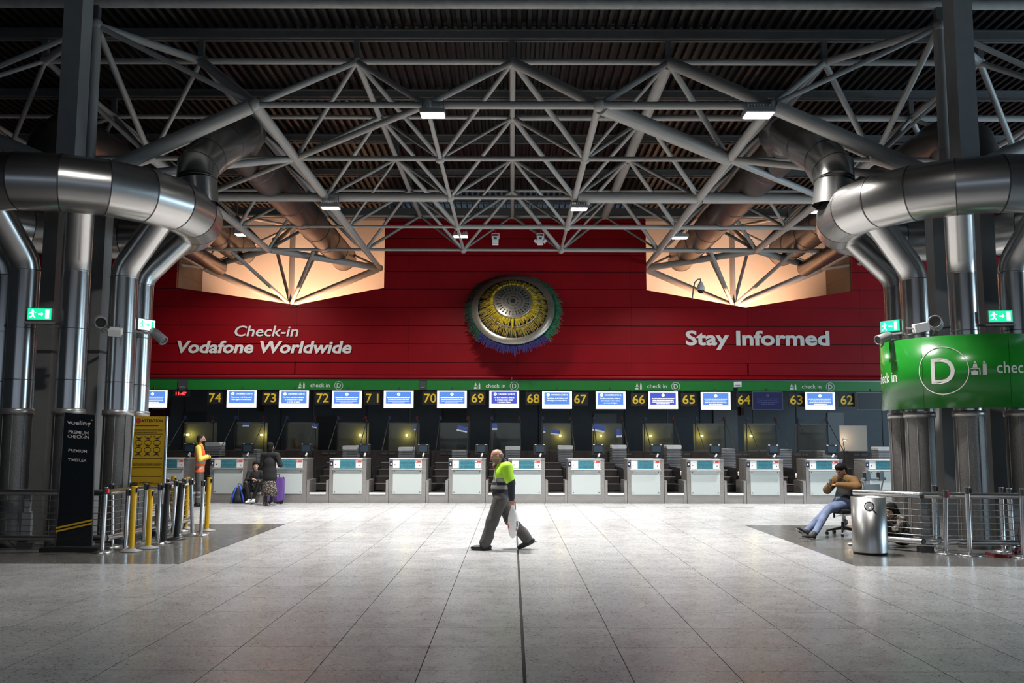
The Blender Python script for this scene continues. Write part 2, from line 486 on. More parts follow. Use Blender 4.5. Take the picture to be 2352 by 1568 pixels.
b = MB()    # rolled bottom edge of the wall, and the steel drip strip below it
prof = [(YW, Z_WB + .15)] + [(YW - .10 + .10 * math.cos(a), Z_WB + .10 + .10 * math.sin(a) - .02) for a in [PI / 2 * (1 - i / 6) for i in range(1)]]
arc = [(YW - .02 - .09 * math.sin(PI * i / 8), Z_WB + .07 + .08 * math.cos(PI * i / 8)) for i in range(9)]
for j in range(10):
    x0, x1 = -19.5 + 3.9 * j + .003, -19.5 + 3.9 * (j + 1) - .003
    bb = MB(); n = len(arc)
    bb.add([(x0, p[0], p[1]) for p in arc] + [(x1, p[0], p[1]) for p in arc], [(i, i + 1, n + i + 1, n + i) for i in range(n - 1)], True)
    bb.span((x0, YW - .02, Z_WB), (x1, YW + .06, Z_WB + .14))
    bb.build('rolled_edge', m_red, wall_red)
MB().span((-19.5, YW - .08, Z_WB - .035), (19.5, YW + .1, Z_WB - .005)).build('drip_strip', m_desk_steel, wall_red)
MB().span((-19.5, YW - .1, Z_WT + .01), (19.5, YW + .3, Z_WT + .36)).build('gutter_beam', m_purlin, wall_red)
# recesses lined in white behind the red wall
for o, s in zip(OPEN, (-1, 1)):
    xo = o['bl'][0] if s < 0 else o['br'][0]; xi = o['br'][0] if s < 0 else o['bl'][0]
    wr = structure(MB().span((min(xo, xi) - .3, YB, 5.0), (max(xo, xi) + .3, YB + .1, Z_DECK)).build('wall_recess', m_white_panel),
                   'white lined recess in the red wall on the %s' % ('left' if s < 0 else 'right'))
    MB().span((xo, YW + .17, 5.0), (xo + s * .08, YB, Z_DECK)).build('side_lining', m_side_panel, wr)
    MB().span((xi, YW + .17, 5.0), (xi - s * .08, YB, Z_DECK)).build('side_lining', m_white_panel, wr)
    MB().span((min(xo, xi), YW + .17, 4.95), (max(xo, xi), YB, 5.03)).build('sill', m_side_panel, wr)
    for zz in (7.5,): MB().span((xo - s * .002, YW + .17, zz), (xo - s * .006, YB, zz + .02)).build('panel_joint', m_black, wr)
# wall below: back of the check-in hall, its soffit
YBK = 34.6
wall_back = structure(MB().span((-19.5, YBK, 0), (19.5, YBK + .1, 3.75)).build('wall_back', m_backwall), 'dark grey wall behind the check-in desks')
for k in range(22):
    x = -17 + k * 1.62 + (.2 if k % 3 else -.2)
    box_obj('panel_joint', (x, YBK - .01, 2.4), (.03, .02, 2.6), m_darkgrey if k % 2 else m_grey, wall_back)
for (x0, x1, z1, zt) in ((-12.35, -11.5, .0, 2.75), (-2.55, -1.7, 0, 2.9), (3.1, 3.95, 0, 2.75), (7.6, 8.5, 0, 2.9), (11.9, 12.5, 0, 2.8), (-7.4, -6.5, 0, 2.6)):
    MB().span((x0, YBK - .05, z1), (x1, YBK, zt)).build('access_door', m_darkgrey if x0 < 0 else m_grey, wall_back)
structure(MB().span((-19.5, YW - .1, 3.78), (19.5, YBK, 3.80)).build('trim_1', m_darkgrey), 'dark soffit above the check-in desks')
structure(MB().span((-24, -12, 0), (-23.8, 35.6, Z_DECK + .1)).build('wall_left', m_backwall), 'plain side wall out of view on the left')
wr = MB()
wr.span((23.8, -12, 0), (24, 4, Z_DECK + .1)).span((23.8, 26, 0), (24, 35.6, Z_DECK + .1)).span((23.8, 4, 0), (24, 26, 1.0)).span((23.8, 4, 7.4), (24, 26, Z_DECK + .1))
structure(wr.build('wall_right', m_backwall), 'side wall with a long window band on the right')
wn = structure(MB().span((23.82, 4, 4.15), (23.9, 26, 4.25)).build('window_1', m_grey), 'long window band in the right side wall')
for k in range(9): MB().span((23.80, 4 + k * 2.75 - .05, 1.0), (23.92, 4 + k * 2.75 + .05, 7.4)).build('mullion', m_grey, wn)
wb = MB()
wb.span((-24, -12.2, 0), (-15.5, -12, Z_DECK)).span((15.5, -12.2, 0), (24, -12, Z_DECK)).span((-15.5, -12.2, 6.6), (15.5, -12, Z_DECK)).span((-15.5, -12.2, 0), (15.5, -12, 1.4))
structure(wb.build('wall_rear', m_backwall), 'entrance wall behind the camera')
for s in (-1, 1):
    structure(MB().span((s * 19.5, YW, 0), (s * 24, YW + .2, Z_DECK)).build('wall_end', m_backwall), 'end wall beside the red wall on the %s' % ('left' if s < 0 else 'right'))

for s in (-1, 1):
    structure(MB().span((s * 19.5, YW + .2, 0), (s * 19.6, YBK + .1, 3.8)).build('wall_return', m_backwall), 'short return wall at the %s end of the desks' % ('left' if s < 0 else 'right'))
# ------------------------------------------------------------------ space frame
truss = top('roof_truss', 'grey tubular space frame truss hanging under the dark roof', 'truss', (0, YA, ZL))
CL = {}
NODE = {}
def low(i, k): return Vector((i * MX, YA + DY * k, ZL))
def upn(i, k): return Vector((i * MX, YA + 1.6 + DY * k, ZT))
node_mesh = MB().ball((0, 0, 0), 1, 12, 8).mesh('node', m_truss)
def node(p, r=.12):
    o = link('node_ball', node_mesh, truss, p - truss.location); o.scale = (r, r, r)
def short(a, b, d0=.1, d1=.1):
    u = (b - a).normalized(); return a + u * d0, b - u * d1
THICK = {}
def member(name, a, b, r, taper=True):
    a, b = short(a, b, .08, .08)
    if r < .1: r *= .84
    tube_obj(name, a, b, r, m_truss, truss)
LOWI = [i - 5.5 for i in range(12)]; TOPI = list(range(-5, 6))
def vis(i, k, extra=3.0): return abs(i * MX) < (YA + DY * k) * .56 + extra
def in_recess(x): return -11.5 < x < -4.5 or 4.5 < x < 11.5
def lowok(i, k):
    if k == 5: return abs(i) in (1.5, 3.5)
    if k == 0 and abs(i) == 2.5: return False
    return vis(i, k)
rnd = random.Random(3)
for k in range(6):
    for i in LOWI:
        if lowok(i, k): node(low(i, k))
        if k < 5 and lowok(i, k) and lowok(i + 1, k):      # transverse chord
            r = .065 if k in (0, 1) else (.055 if k == 4 else .06)
            if k == 2 and -3.5 <= i <= -1.5: r = .115
            if k == 2 and .5 <= i <= 2.5: r = .145
            if k == 4 and i >= .5: r = .085
            if k == 4 and -2.5 > i: r = .07
            if k == 0 and i in (-.5, .5): r = .085
            if k == 3: r = .05 if i < -.5 else .085
            member('lower_chord', low(i, k), low(i + 1, k), r)
        if k < 4 and lowok(i, k) and lowok(i, k + 1):      # chord running to the wall
            r = .055 if abs(i) < 1 else .10
            if i == .5 and k < 3: r = .085
            member('lower_chord', low(i, k), low(i, k + 1), r)
for (a, b, r) in ((( -.5, 0), (-1.5, 1), .075), ((.5, 0), (1.5, 1), .15), ((-1.5, 1), (-2.5, 2), .07), ((1.5, 1), (2.5, 2), .09)):
    member('lower_brace', low(*a), low(*b), r)
for k in range(5):
    for i in TOPI:
        if not vis(i, k): continue
        node(upn(i, k), .1)
        MB().box((0, 0, 0), (1, 1, 1))
        box_obj('stub_post', (upn(i, k).x, upn(i, k).y, (ZT + 9.78) / 2 + .03), (.11, .11, 9.78 - ZT - .06), m_purlin, truss)
        if vis(i + 1, k):
            member('upper_chord', upn(i, k), upn(i + 1, k), .075 if (k == 0) else (.09 if i >= 0 and k == 1 else .06))
        if k < 4 and vis(i, k + 1): member('upper_chord', upn(i, k), upn(i, k + 1), .075 if i < 1 else .13 if i == 1 else .08)
        for di in (-.5, .5):
            for dk in (0, 1):
                j, q = i + di, k + dk
                if not lowok(j, q) or (q == 5): continue
                d = .058
                if k == 0 and dk == 0: d = .07
                if (i, di, k, dk) in ((-2, .5, 0, 0), (-1, -.5, 0, 0)): d = .10
                if (i, di, k, dk) in ((1, .5, 0, 0), (0, .5, 0, 0)): d = .12 if i else .10
                if dk == 1 and di > 0 and i >= -2: d = .075
                if rnd.random() < .25: d *= .75
                member('diagonal_brace', upn(i, k), low(j, q), d)
# column heads: peak over each column, cap below, struts fanning out
for (cx, cy, k, capz, near) in ((-7.70, YA, 0, 6.45, True), (7.875, YA, 0, 6.45, True), (-7.875, YA + 5 * DY, 5, 6.50, False), (7.875, YA + 5 * DY, 5, 6.50, False)):
    peak = Vector((cx, cy, ZT)); cap = Vector((cx, cy, capz))
    node(peak, .13); node(cap, .17)
    box_obj('stub_post', (cx, cy, (ZT + 9.9) / 2), (.12, .12, 9.9 - ZT - .1), m_purlin, truss)
    member('king_post', peak, cap, .105)
    ii = -2.5 if cx < 0 else 2.5
    for di in (-1, 1):
        j = ii + di
        if near:
            member('diagonal_brace', peak, low(j, 0), .06)
            member('upper_chord', peak, upn(ii + di * .5, 0), .09)
            member('column_strut', cap, low(j, 0), .135)
            member('column_strut', cap, low(j, 1), .09)
        else:
            member('column_strut', cap, low(j, 5), .12)
            member('column_strut', cap, low(ii, 4) + Vector((di * 1.4, .4, .1)), .075)
            member('lower_brace', low(ii, 4), low(j, 5), .115)
            member('lower_chord', low(j, 4), low(j, 5), .09)
            member('diagonal_brace', peak, low(j, 5), .07)
            member('diagonal_brace', upn(ii + di * .5, 4), low(ii, 4), .06)
            member('upper_chord', peak, upn(ii + di * .5, 4), .06)
            member('diagonal_brace', upn(ii + di * .5, 4), low(j, 5), .06)
            member('lower_brace', low(j, 5), low(j + di, 4), .085) if abs(j) > 3 else None
            for off in (.55,): member('column_strut', cap, Vector((cx + di * .95, cy + .9, 9.2)), .07)
    if near:
        member('column_strut', cap, low(ii, 1), .10); member('diagonal_brace', peak, low(ii, 1), .075)
    else:
        member('diagonal_brace', peak, low(ii, 4), .085)

# ------------------------------------------------------------------ columns
CX = {-1: -7.95, 1: 8.20}; CY = 16.45
for s in (-1, 1):
    side = 'left' if s < 0 else 'right'
    col = top('steel_column', 'tall grey boxed steel column behind the ducts on the %s' % side, 'column', (CX[s], CY, 0))
    pc = P(176 if s < 0 else 2203, 170, CY - .7)
    MB().span((pc.x - .165, CY - .95, 6.32), (pc.x + .165, CY - .55, 9.95)).build('upper_post', m_column, col)
    for d in (-.43, .43): MB().span((CX[s] + d - .13, CY - .16, 0), (CX[s] + d + .13, CY + .16, 6.2)).build('lower_post', m_column, col)
    MB().span((CX[s] - .62, CY - 1.0, 6.2), (CX[s] + .62, CY + .25, 6.32)).build('cap_plate', m_column, col)
    for s2 in (-1, 1):
        MB().span((CX[s] + s2 * .43 - .15, CY - .18, 3.3), (CX[s] + s2 * .43 + .15, CY + .18, 3.34)).build('joint_collar', m_darkgrey, col)

# ------------------------------------------------------------------ air ducts round the columns
RING_R, RING_r, RING_Z = 2.05, .47, 5.9
PIPE_R, PIPE_r = 1.10, .232
for s in (-1, 1):
    side = 'left' if s < 0 else 'right'
    c = Vector((CX[s], CY, 0))
    duct = top('air_duct', 'bundled polished steel air ducts round the %s column, under a ring duct' % side, 'air duct', c)
    NS = 20
    for j in range(NS):     # ring header in mitred sections
        a0 = 2 * PI * (j + .5 * (s > 0)) / NS; a1 = 2 * PI * (j + 1 + .5 * (s > 0)) / NS
        p0 = c + Vector((RING_R * math.cos(a0), RING_R * math.sin(a0), RING_Z)); p1 = c + Vector((RING_R * math.cos(a1), RING_R * math.sin(a1), RING_Z))
        t = 2 * PI / NS
        def ringpt(a, r, rr, ph): return c + Vector(((RING_R + rr * math.cos(ph)) * math.cos(a), (RING_R + rr * math.cos(ph)) * math.sin(a), RING_Z + rr * math.sin(ph)))
        seg = 28; vs = []; fs = []
        for q, a in enumerate((a0, a1)):
            for k in range(seg): vs.append(ringpt(a, 0, RING_r, 2 * PI * k / seg))
        fs = [(k, (k + 1) % seg, seg + (k + 1) % seg, seg + k) for k in range(seg)]
        MB().add(vs, fs, True).build('ring_section', m_steel_h, duct)
        vs = []
        for q, a in enumerate((a0 - .004, a0 + .004)):
            for k in range(seg): vs.append(ringpt(a, 0, RING_r + .006, 2 * PI * k / seg))
        MB().add(vs, fs, True).build('seam', m_seam, duct)
    for j in range(8):      # vertical pipes, flared out to the ring
        a = math.atan2(-CY, -CX[s]) + j * PI / 4
        u = Vector((math.cos(a), math.sin(a), 0)); p = c + u * PIPE_R
        rr = PIPE_r
        pipe = MB().path([p + Vector((0, 0, 2.26)), p + Vector((0, 0, 4.62))], rr, 28, False).build('vertical_pipe', m_steel, duct)
        MB().path([p + Vector((0, 0, 4.62)), p + u * .035 + Vector((0, 0, 4.78)), p + u * .13 + Vector((0, 0, 4.92)), p + u * (RING_R - PIPE_R - .12) + Vector((0, 0, 5.72))], rr, 28, False).build('flared_branch', m_steel_h, duct)
        for zz in (4.62, 3.62, 2.75): MB().lathe([(rr, zz - .006), (rr + .005, zz - .004), (rr + .005, zz + .004), (rr, zz + .006)], p, 28).build('seam', m_seam, pipe)
        MB().lathe([(rr, 2.17), (rr + .03, 2.17), (rr + .03, 2.26), (rr, 2.27)], p, 28).build('band', m_desk_steel, pipe)
        dif = MB().lathe([(rr + .005, .12), (rr + .005, 2.17)], p, 28).build('perforated_diffuser', m_perf, duct)
        for q in range(8):
            aa = q * PI / 4 + .2
            MB().tube(p + Vector((math.cos(aa) * (rr + .008), math.sin(aa) * (rr + .008), .14)), p + Vector((math.cos(aa) * (rr + .008), math.sin(aa) * (rr + .008), 2.16)), .008, seg=5).build('rib', m_grey, dif)
        MB().lathe([(rr + .03, 0), (rr + .03, .12), (rr, .13)], p, 28).build('foot', m_darkgrey, duct)
    # collar tying the pipes together
    MB().lathe([(PIPE_R - .01, 3.69), (PIPE_R + .01, 3.69), (PIPE_R + .01, 3.73), (PIPE_R - .01, 3.73)], c, 48).build('strap', m_darkgrey, duct)
    # riser from the ring up into the long duct
    xin = -s
    base = c + Vector((xin * RING_R, -.1, RING_Z))
    xd = s * 6.1
    mx = (lambda p: p) if s < 0 else (lambda p: Vector((-p.x + .12, p.y, p.z)))
    rp = [mx(P(456, 470, 16.5)), mx(P(452, 415, 16.5)), mx(P(455, 385, 16.6)), mx(P(475, 362, 16.9)), mx(P(515, 332, 17.6)), mx(P(552, 306, 18.4)), Vector((s * 5.75, 19.05, 8.3)), Vector((xd, 19.75, 8.28))]
    MB().path(rp[:2], .36, 28, False).build('riser_collar', m_steel_h, duct)
    MB().path(rp[1:], [.36, .37, .38, .40, .42, .44, .45], 28, True).build('riser', m_steel_h, duct)
    for q in (1, 2, 3, 4, 5):
        tq = (rp[q + 1] - rp[q - 1]).normalized(); r_ = (.36, .36, .37, .38, .40, .42)[q] * 1.02
        MB().lathe([(r_, -.008), (r_ + .008, 0), (r_, .008)], rp[q], 28, axis=tq).build('seam', m_seam, duct)
    # long dark ducts running back into the recess
    for (x, z, r, y0, y1, nm) in ((xd, 8.28, .45, CY + 3.2, 32.6, 'inner'), (s * 9.4, 8.28, .47, 19.6, 31.4, 'outer')):
        ld = top('long_duct', 'dark round duct running back through the truss, %s one on the %s' % (nm, side), 'air duct', (x, y0, z), group='long ducts under the roof')
        if nm == 'outer': MB().path([(x, 17.9, 6.2), (x, 17.95, 7.2), (x, 18.25, 7.8), (x, 18.8, 8.18), (x, 19.6, 8.28)], r, 26, True).build('elbow', m_duct_dark, ld)
        n = 8
        for k in range(n):
            ya, yb = y0 + (y1 - y0) * k / n, y0 + (y1 - y0) * (k + 1) / n
            MB().path([(x, ya, z), (x, yb, z)], r, 26, k == n - 1).build('duct_section', m_duct_dark, ld)
            MB().lathe([(r, -.02), (r + .012, 0), (r, .02)], (x, yb, z), 26, axis=(0, 1, 0)).build('seam', m_seam, ld)
    # small conduit duct under the outer one
    ld = top('thin_duct', 'thin bright duct slung beneath the outer dark duct on the %s' % side, 'air duct', (s * 10.0, 18, 7.5), group='long ducts under the roof')
    for k in range(5): MB().path([(s * 10.05, 19 + k * 2.4, 7.62), (s * 10.05, 19 + (k + 1) * 2.4 - .02, 7.62)], .26, 20, k == 4).build('duct_section', m_duct_dark, ld)

FLOOD_SPREAD = 104
# ------------------------------------------------------------------ floodlights hung from the truss
def flood(px, py, Y, w, label, power, tilt=0, htop=None, spread=None):
    p = P(px, py, Y)
    o = top('floodlight', label, 'floodlight', p, group='floodlights under the roof truss')
    sc = w / .6
    b = MB(); b.box((0, 0, .08 * sc), (w, .42 * sc, .10 * sc)); b.build('housing', m_grey, o, world=False)
    for k in range(9): MB().box((-w * .42 + k * w * .105, 0, .155 * sc), (.012, .40 * sc, .05 * sc)).build('cooling_fin', m_white, o, world=False)
    MB().box((0, 0, .022 * sc), (w * .98, .41 * sc, .022 * sc)).build('rim', m_white, o, world=False)
    for q in (-1, 1):
        MB().box((0, q * .095 * sc, .004 * sc), (w * .9, .15 * sc, .016 * sc)).build('lamp_lens', m_emit_lamp, o, world=False)
        MB().tube((q * w * .42, 0, .1), (q * w * .42, 0, (max(.3, ZL - p.z - .02) if htop is None else htop - p.z)), .008, seg=6).build('hanger', m_darkgrey, o, world=False)
    o.rotation_euler.x = tilt
    d = bpy.data.lights.new('floodlight_glow', 'AREA'); d.shape = 'RECTANGLE'; d.size = w * .9; d.size_y = .36 * sc
    d.energy = power; d.color = (1.0, .975, .95); d.spread = math.radians(spread or FLOOD_SPREAD)
    l = bpy.data.objects.new('floodlight_glow', d); C.objects.link(l); l.parent = o; l.location = (0, 0, -.02)
    return o
FLOOD_W = 520
flood(994, 266, 16.0, .45, 'white floodlight on the nearest truss tube left of centre', FLOOD_W * .78)
flood(1742, 266, 16.0, .52, 'white floodlight on the nearest truss tube near the right column', FLOOD_W * .78, .0)
flood(759, 479, 22.4, .46, 'white floodlight in the second lamp row above the left recess', FLOOD_W)
flood(1330, 481, 22.6, .43, 'white floodlight in the second lamp row right of centre', FLOOD_W)
flood(558, 540, 27.9, .46, 'white floodlight in front of the left recess', FLOOD_W * .48, spread=142)
flood(1058, 544, 27.0, .44, 'white floodlight in the far lamp row, left of the two white projectors', FLOOD_W * .48, spread=142)
flood(1562, 547, 27.0, .47, 'white floodlight in front of the right recess', FLOOD_W * .48, spread=142)
for q in (-1, 1):      # unseen floodlights added above the picture as frontal fill, nearer the camera
    flood(1176 + q * 950, -70, 11.0, .45, 'unseen fill floodlight added nearer than the truss on the %s side' % ('left' if q < 0 else 'right'), FLOOD_W * .25, 0, 9.8, 142)
flood(1884, 488, 24.5, .45, 'white floodlight half hidden by the right ring duct', FLOOD_W)
for (px, lab) in ((1138, 'small white projector clamped to the truss, left of the pair'), (1241, 'small white projector with barn doors, right of the pair')):
    p = P(px, 549, 25.8); o = top('projector', lab, 'projector', p)
    MB().box((0, 0, .0), (.17, .22, .14)).build('body', m_white, o, world=False)
    MB().box((0, -.02, -.12), (.17, .12, .10)).build('lamp_door', m_white, o, world=False)
    MB().box((0, -.112, .0), (.08, .01, .06)).build('aperture', m_darkgrey, o, world=False)
    b = MB(); b.path([(-.1, 0, .0), (-.1, 0, .16), (.1, 0, .16), (.1, 0, 0)], .012, 6); b.build('yoke', m_white, o, world=False)
    MB().tube((0, 0, .16), (0, 0, .45), .01, seg=6).build('hanger', m_darkgrey, o, world=False)
    if px > 1200:
        for q in (-1, 1): MB().box((q * .13, -.06, -.08), (.07, .09, .10), Matrix.Rotation(q * .6, 3, 'Y')).build('barn_door', m_white, o, world=False)
# dome camera on a swan neck in front of the right recess
p = P(1590, 684, YW - .05); o = top('dome_camera', 'dome security camera on a swan neck before the right recess', 'camera', p)
b = MB(); b.path([(0, 0, -.05), (.03, -.05, .28), (.07, -.12, .52), (.17, -.14, .62), (.26, -.15, .63), (.27, -.15, .55)], .022, 8); b.build('swan_neck', m_grey, o, world=False)
MB().lathe([(0, .56), (.05, .54), (.07, .50), (.13, .36), (.135, .28), (.12, .24)], (.27, -.15, 0), 16).build('housing', m_white, o, world=False)
MB().ball((.27, -.15, .24), .11, 14, 8).build('dome', m_black, o, world=False)
# warm uplights hidden behind the red wall, lighting the recesses
for s in (-1, 1):
    for (dx, pw) in ((-.9, 230), (.9, 230)):
        x = s * 7.9 + dx
        o = top('uplight', 'warm uplight behind the red wall in the %s recess, %s one' % ('left' if s < 0 else 'right', 'left' if dx < 0 else 'right'), 'uplight', (x, YW + .5, 5.06))
        MB().lathe([(0, 0), (.12, 0), (.14, .2), (.13, .22), (.12, .2), (0, .19)], (0, 0, 0), 16).build('lamp_housing', m_darkgrey, o, world=False)
        MB().lathe([(0, .205), (.118, .205)], (0, 0, 0), 16).build('lamp_lens', m_emit_lamp, o, world=False)
        d = bpy.data.lights.new('uplight_glow', 'SPOT'); d.energy = pw * 3.0; d.color = (1.0, .53, .31); d.spot_size = math.radians(125); d.spot_blend = .6; d.shadow_soft_size = .08
        l = bpy.data.objects.new('uplight_glow', d); C.objects.link(l); l.location = (x, YW + .5, 5.32)
        l.rotation_euler = (Vector((s * 7.9 + dx * .3, YB, 8.2)) - l.location).to_track_quat('-Z', 'Y').to_euler(); l.parent = o; l.location = (0, 0, .26)

# ------------------------------------------------------------------ lettering on the red wall
def wall_sign(name, label, lines, Y, mat=m_text, depth=.03):
    p0 = P(lines[0][1], lines[0][2], Y)
    o = top(name, label, 'lettering', p0)
    for (txt, px, py, wpx, hpx, bold, shear) in lines:
        c = P(px, py, Y); w = P(px + wpx / 2, py, Y).x - P(px - wpx / 2, py, Y).x; h = c.z - P(px, py + hpx, Y).z
        size = h / .70
        vs, fs = text_pts(txt, size, bold=bold * size, shear=shear, width=w, res=3)
        b = MB(); n = len(vs)
        b.add([(c.x + v.x, Y, c.z - h + v.y) for v in vs], fs)
        me = b.mesh('letters', mat, origin_of(o))
        bm = bmesh.new(); bm.from_mesh(me)
        r = bmesh.ops.extrude_face_region(bm, geom=bm.faces[:]); bmesh.ops.translate(bm, verts=[g for g in r['geom'] if isinstance(g, bmesh.types.BMVert)], vec=(0, -depth, 0))
        bm.to_mesh(me); bm.free()
        link('letters', me, o)
    return o
wall_sign('wall_lettering', 'white italic lettering reading Check-in above a company name on the red wall',
          [('Check-in', 613, 748, 146, 24, .010, .18), ('Vodafone Worldwide', 608, 783, 400, 27, .028, .18)], YW - .01)
wall_sign('wall_lettering', 'white bold lettering reading Stay Informed on the red wall', [('Stay Informed', 1739, 760, 330, 32, .030, 0)], YW - .01)

# ------------------------------------------------------------------ round fringed ornament
oc = P(1178, 708, YW - .62)
orn = top('wall_ornament', 'round tiered ornament with metal rings and yellow, green and blue fringes on the red wall', 'wall ornament', oc)
ax = Vector((0, -math.cos(math.radians(25)), math.sin(math.radians(25)))); oq = ax.to_track_quat('Z', 'Y').to_matrix()
m_ornmetal = M('ornament_metal', (.30, .27, .22), .35, .6, var=.12)
def orn_lathe(prof, nm, mat, seg=48): return MB().lathe(prof, oc, seg, axis=ax).build(nm, mat, orn)
orn_lathe([(1.18, .02), (1.41, .00), (1.41, -.05), (1.18, -.04), (1.18, .02)], 'outer_ring', m_ornmetal)
orn_lathe([(.86, .23), (.90, .22), (.90, .19), (.86, .19), (.86, .23)], 'middle_ring', m_ornmetal)
orn_lathe([(0, .46), (.62, .44), (.66, .42), (.66, .38), (0, .38)], 'cap_disc', m_ornmetal)
orn_lathe([(0, .03), (1.12, -.03), (1.3, -.22), (1.3, -.30)], 'drum', m_blackmat)
orn_lathe([(.3, .36), (.55, .30), (.7, .15), (.7, 0)], 'core', m_blackmat)
for k in range(28):
    a = 2 * PI * k / 28
    b = MB()
    for (rr, w, h) in ((.535, .022, .022), (.475, .008, .05), (.43, .022, .018)):
        q = oq @ Matrix.Rotation(a, 3, 'Z'); b.box(oc + q @ Vector((rr, 0, .452)), (h * 1.6, w * 1.6, .012), q)
    b.build('cut_out', m_blackmat, orn)
orn_lathe([(.0, .463), (.085, .463)], 'hub_spot', m_blackmat, 20)
for k in range(3):
    a0 = 2 * PI * k / 3 + .2
    b = MB(); b.lathe([(.17, .462), (.19, .461)], oc, 14, axis=ax, a0=a0, a1=a0 + 1.7); b.build('arc_slot', m_blackmat, orn)
b = MB()
for k in range(44):
    for rr in (.29, .33):
        q = oq @ Matrix.Rotation(2 * PI * k / 44, 3, 'Z'); b.box(oc + q @ Vector((rr, 0, .457)), (.014, .014, .008), q)
b.build('dot_holes', m_blackmat, orn)['kind'] = 'stuff'
def fringe(nm, r0, z0, r1, z1, n, mats, w, sel=None, jit=.05):
    for mi, mt in enumerate(mats):
        b = MB()
        for k in range(n):
            if rng.integers(0, len(mats)) != mi and sel is None: continue
            a = 2 * PI * (k + rng.random()) / n
            if sel is not None and not sel(a): continue
            e = rng.normal(0, jit); a2 = a + rng.normal(0, .03)
            def pt(r, z, aa): return oc + oq @ Vector((r * math.cos(aa), r * math.sin(aa), z))
            mid = pt(r0 + (r1 - r0) * .55, max(z0, z1) + .05 * rng.random(), a)
            p0, p2 = pt(r0, z0, a), pt(r1 + e, z1 + rng.normal(0, .03), a2)
            t = oq @ Vector((-math.sin(a), math.cos(a), 0)) * w
            nrm = oq @ Vector((0, 0, w * .5))
            b.add([p0 - t, p0 + t, mid + t, mid - t, p2 + t * .5, p2 - t * .5, p0 + nrm, mid + nrm], [(0, 1, 2, 3), (3, 2, 4, 5), (0, 6, 7, 3), (6, 1, 2, 7), (3, 7, 5), (7, 2, 4)])
        if b.v: b.build(nm, mt, orn)['kind'] = 'stuff'
m_fy = M('fringe_yellow', (.62, .47, .02), .7, island=.25); m_fo = M('fringe_ochre', (.45, .25, .015), .7, island=.25); m_fl = M('fringe_straw', (.36, .28, .05), .7, island=.3)
m_fg = M('fringe_green', (.01, .13, .055), .7, island=.3); m_fb = M('fringe_blue', (.02, .02, .13), .7, island=.3); m_fd = M('fringe_dark_green', (.008, .05, .03), .7, island=.3)
fringe('inner_fringe', .60, .37, .85, .26, 420, [m_fy, m_fy, m_fo], .014)
fringe('middle_fringe', .80, .17, 1.12, .07, 460, [m_fl, m_fo, m_fl], .009, jit=.06)
# which way is image-right / down in the ornament's own plane
def dirang(a): return oq @ Vector((math.cos(a), math.sin(a), 0))
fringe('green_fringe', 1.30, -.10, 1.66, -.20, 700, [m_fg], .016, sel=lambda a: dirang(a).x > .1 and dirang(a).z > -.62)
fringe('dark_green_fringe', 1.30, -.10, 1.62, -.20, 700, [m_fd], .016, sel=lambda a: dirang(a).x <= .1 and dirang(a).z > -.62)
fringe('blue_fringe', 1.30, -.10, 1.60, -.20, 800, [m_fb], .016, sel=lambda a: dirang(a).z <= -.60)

# ------------------------------------------------------------------ green fascia with check-in lettering
YF = 31.0
def icon(b, c, h, Y, sx=1.0, which=(0, 1)):
    """Check-in pictogram: clerk at a counter with a case, and a standing traveller."""
    def e(x, z, rx, rz, n=12): b.add([(c[0] + (x + rx * math.cos(2 * PI * k / n)) * h * sx, Y, c[2] + (z + rz * math.sin(2 * PI * k / n)) * h) for k in range(n)], [tuple(range(n))])
    def r(x0, x1, z0, z1): b.add([(c[0] + x0 * h * sx, Y, c[2] + z0 * h), (c[0] + x1 * h * sx, Y, c[2] + z0 * h), (c[0] + x1 * h * sx, Y, c[2] + z1 * h), (c[0] + x0 * h * sx, Y, c[2] + z1 * h)], [(0, 1, 2, 3)])
    if 1 in which:
        e(.34, .92, .08, .08); b.add([(c[0] + x * h * sx, Y, c[2] + z * h) for x, z in ((.22, 0), (.50, 0), (.48, .80), (.24, .80))], [(0, 1, 2, 3)])
    if 0 not in which: return
    e(-.26, .92, .08, .08)
    b.add([(c[0] + x * h * sx, Y, c[2] + z * h) for x, z in ((-.42, .52), (-.10, .52), (-.14, .80), (-.36, .80))], [(0, 1, 2, 3)])
    r(-.55, .05, .44, .50); r(.0, .07, 0, .46); r(-.52, -.08, .0, .28); r(-.38, -.22, .28, .34)
def ring_flat(b, c, r, t, Y, n=36):
    vs = []
    for k in range(n):
        a = 2 * PI * k / n; vs += [(c[0] + r * math.cos(a), Y, c[2] + r * math.sin(a)), (c[0] + (r - t) * math.cos(a), Y, c[2] + (r - t) * math.sin(a))]
    b.add(vs, [(2 * k, 2 * ((k + 1) % n), 2 * ((k + 1) % n) + 1, 2 * k + 1) for k in range(n)])
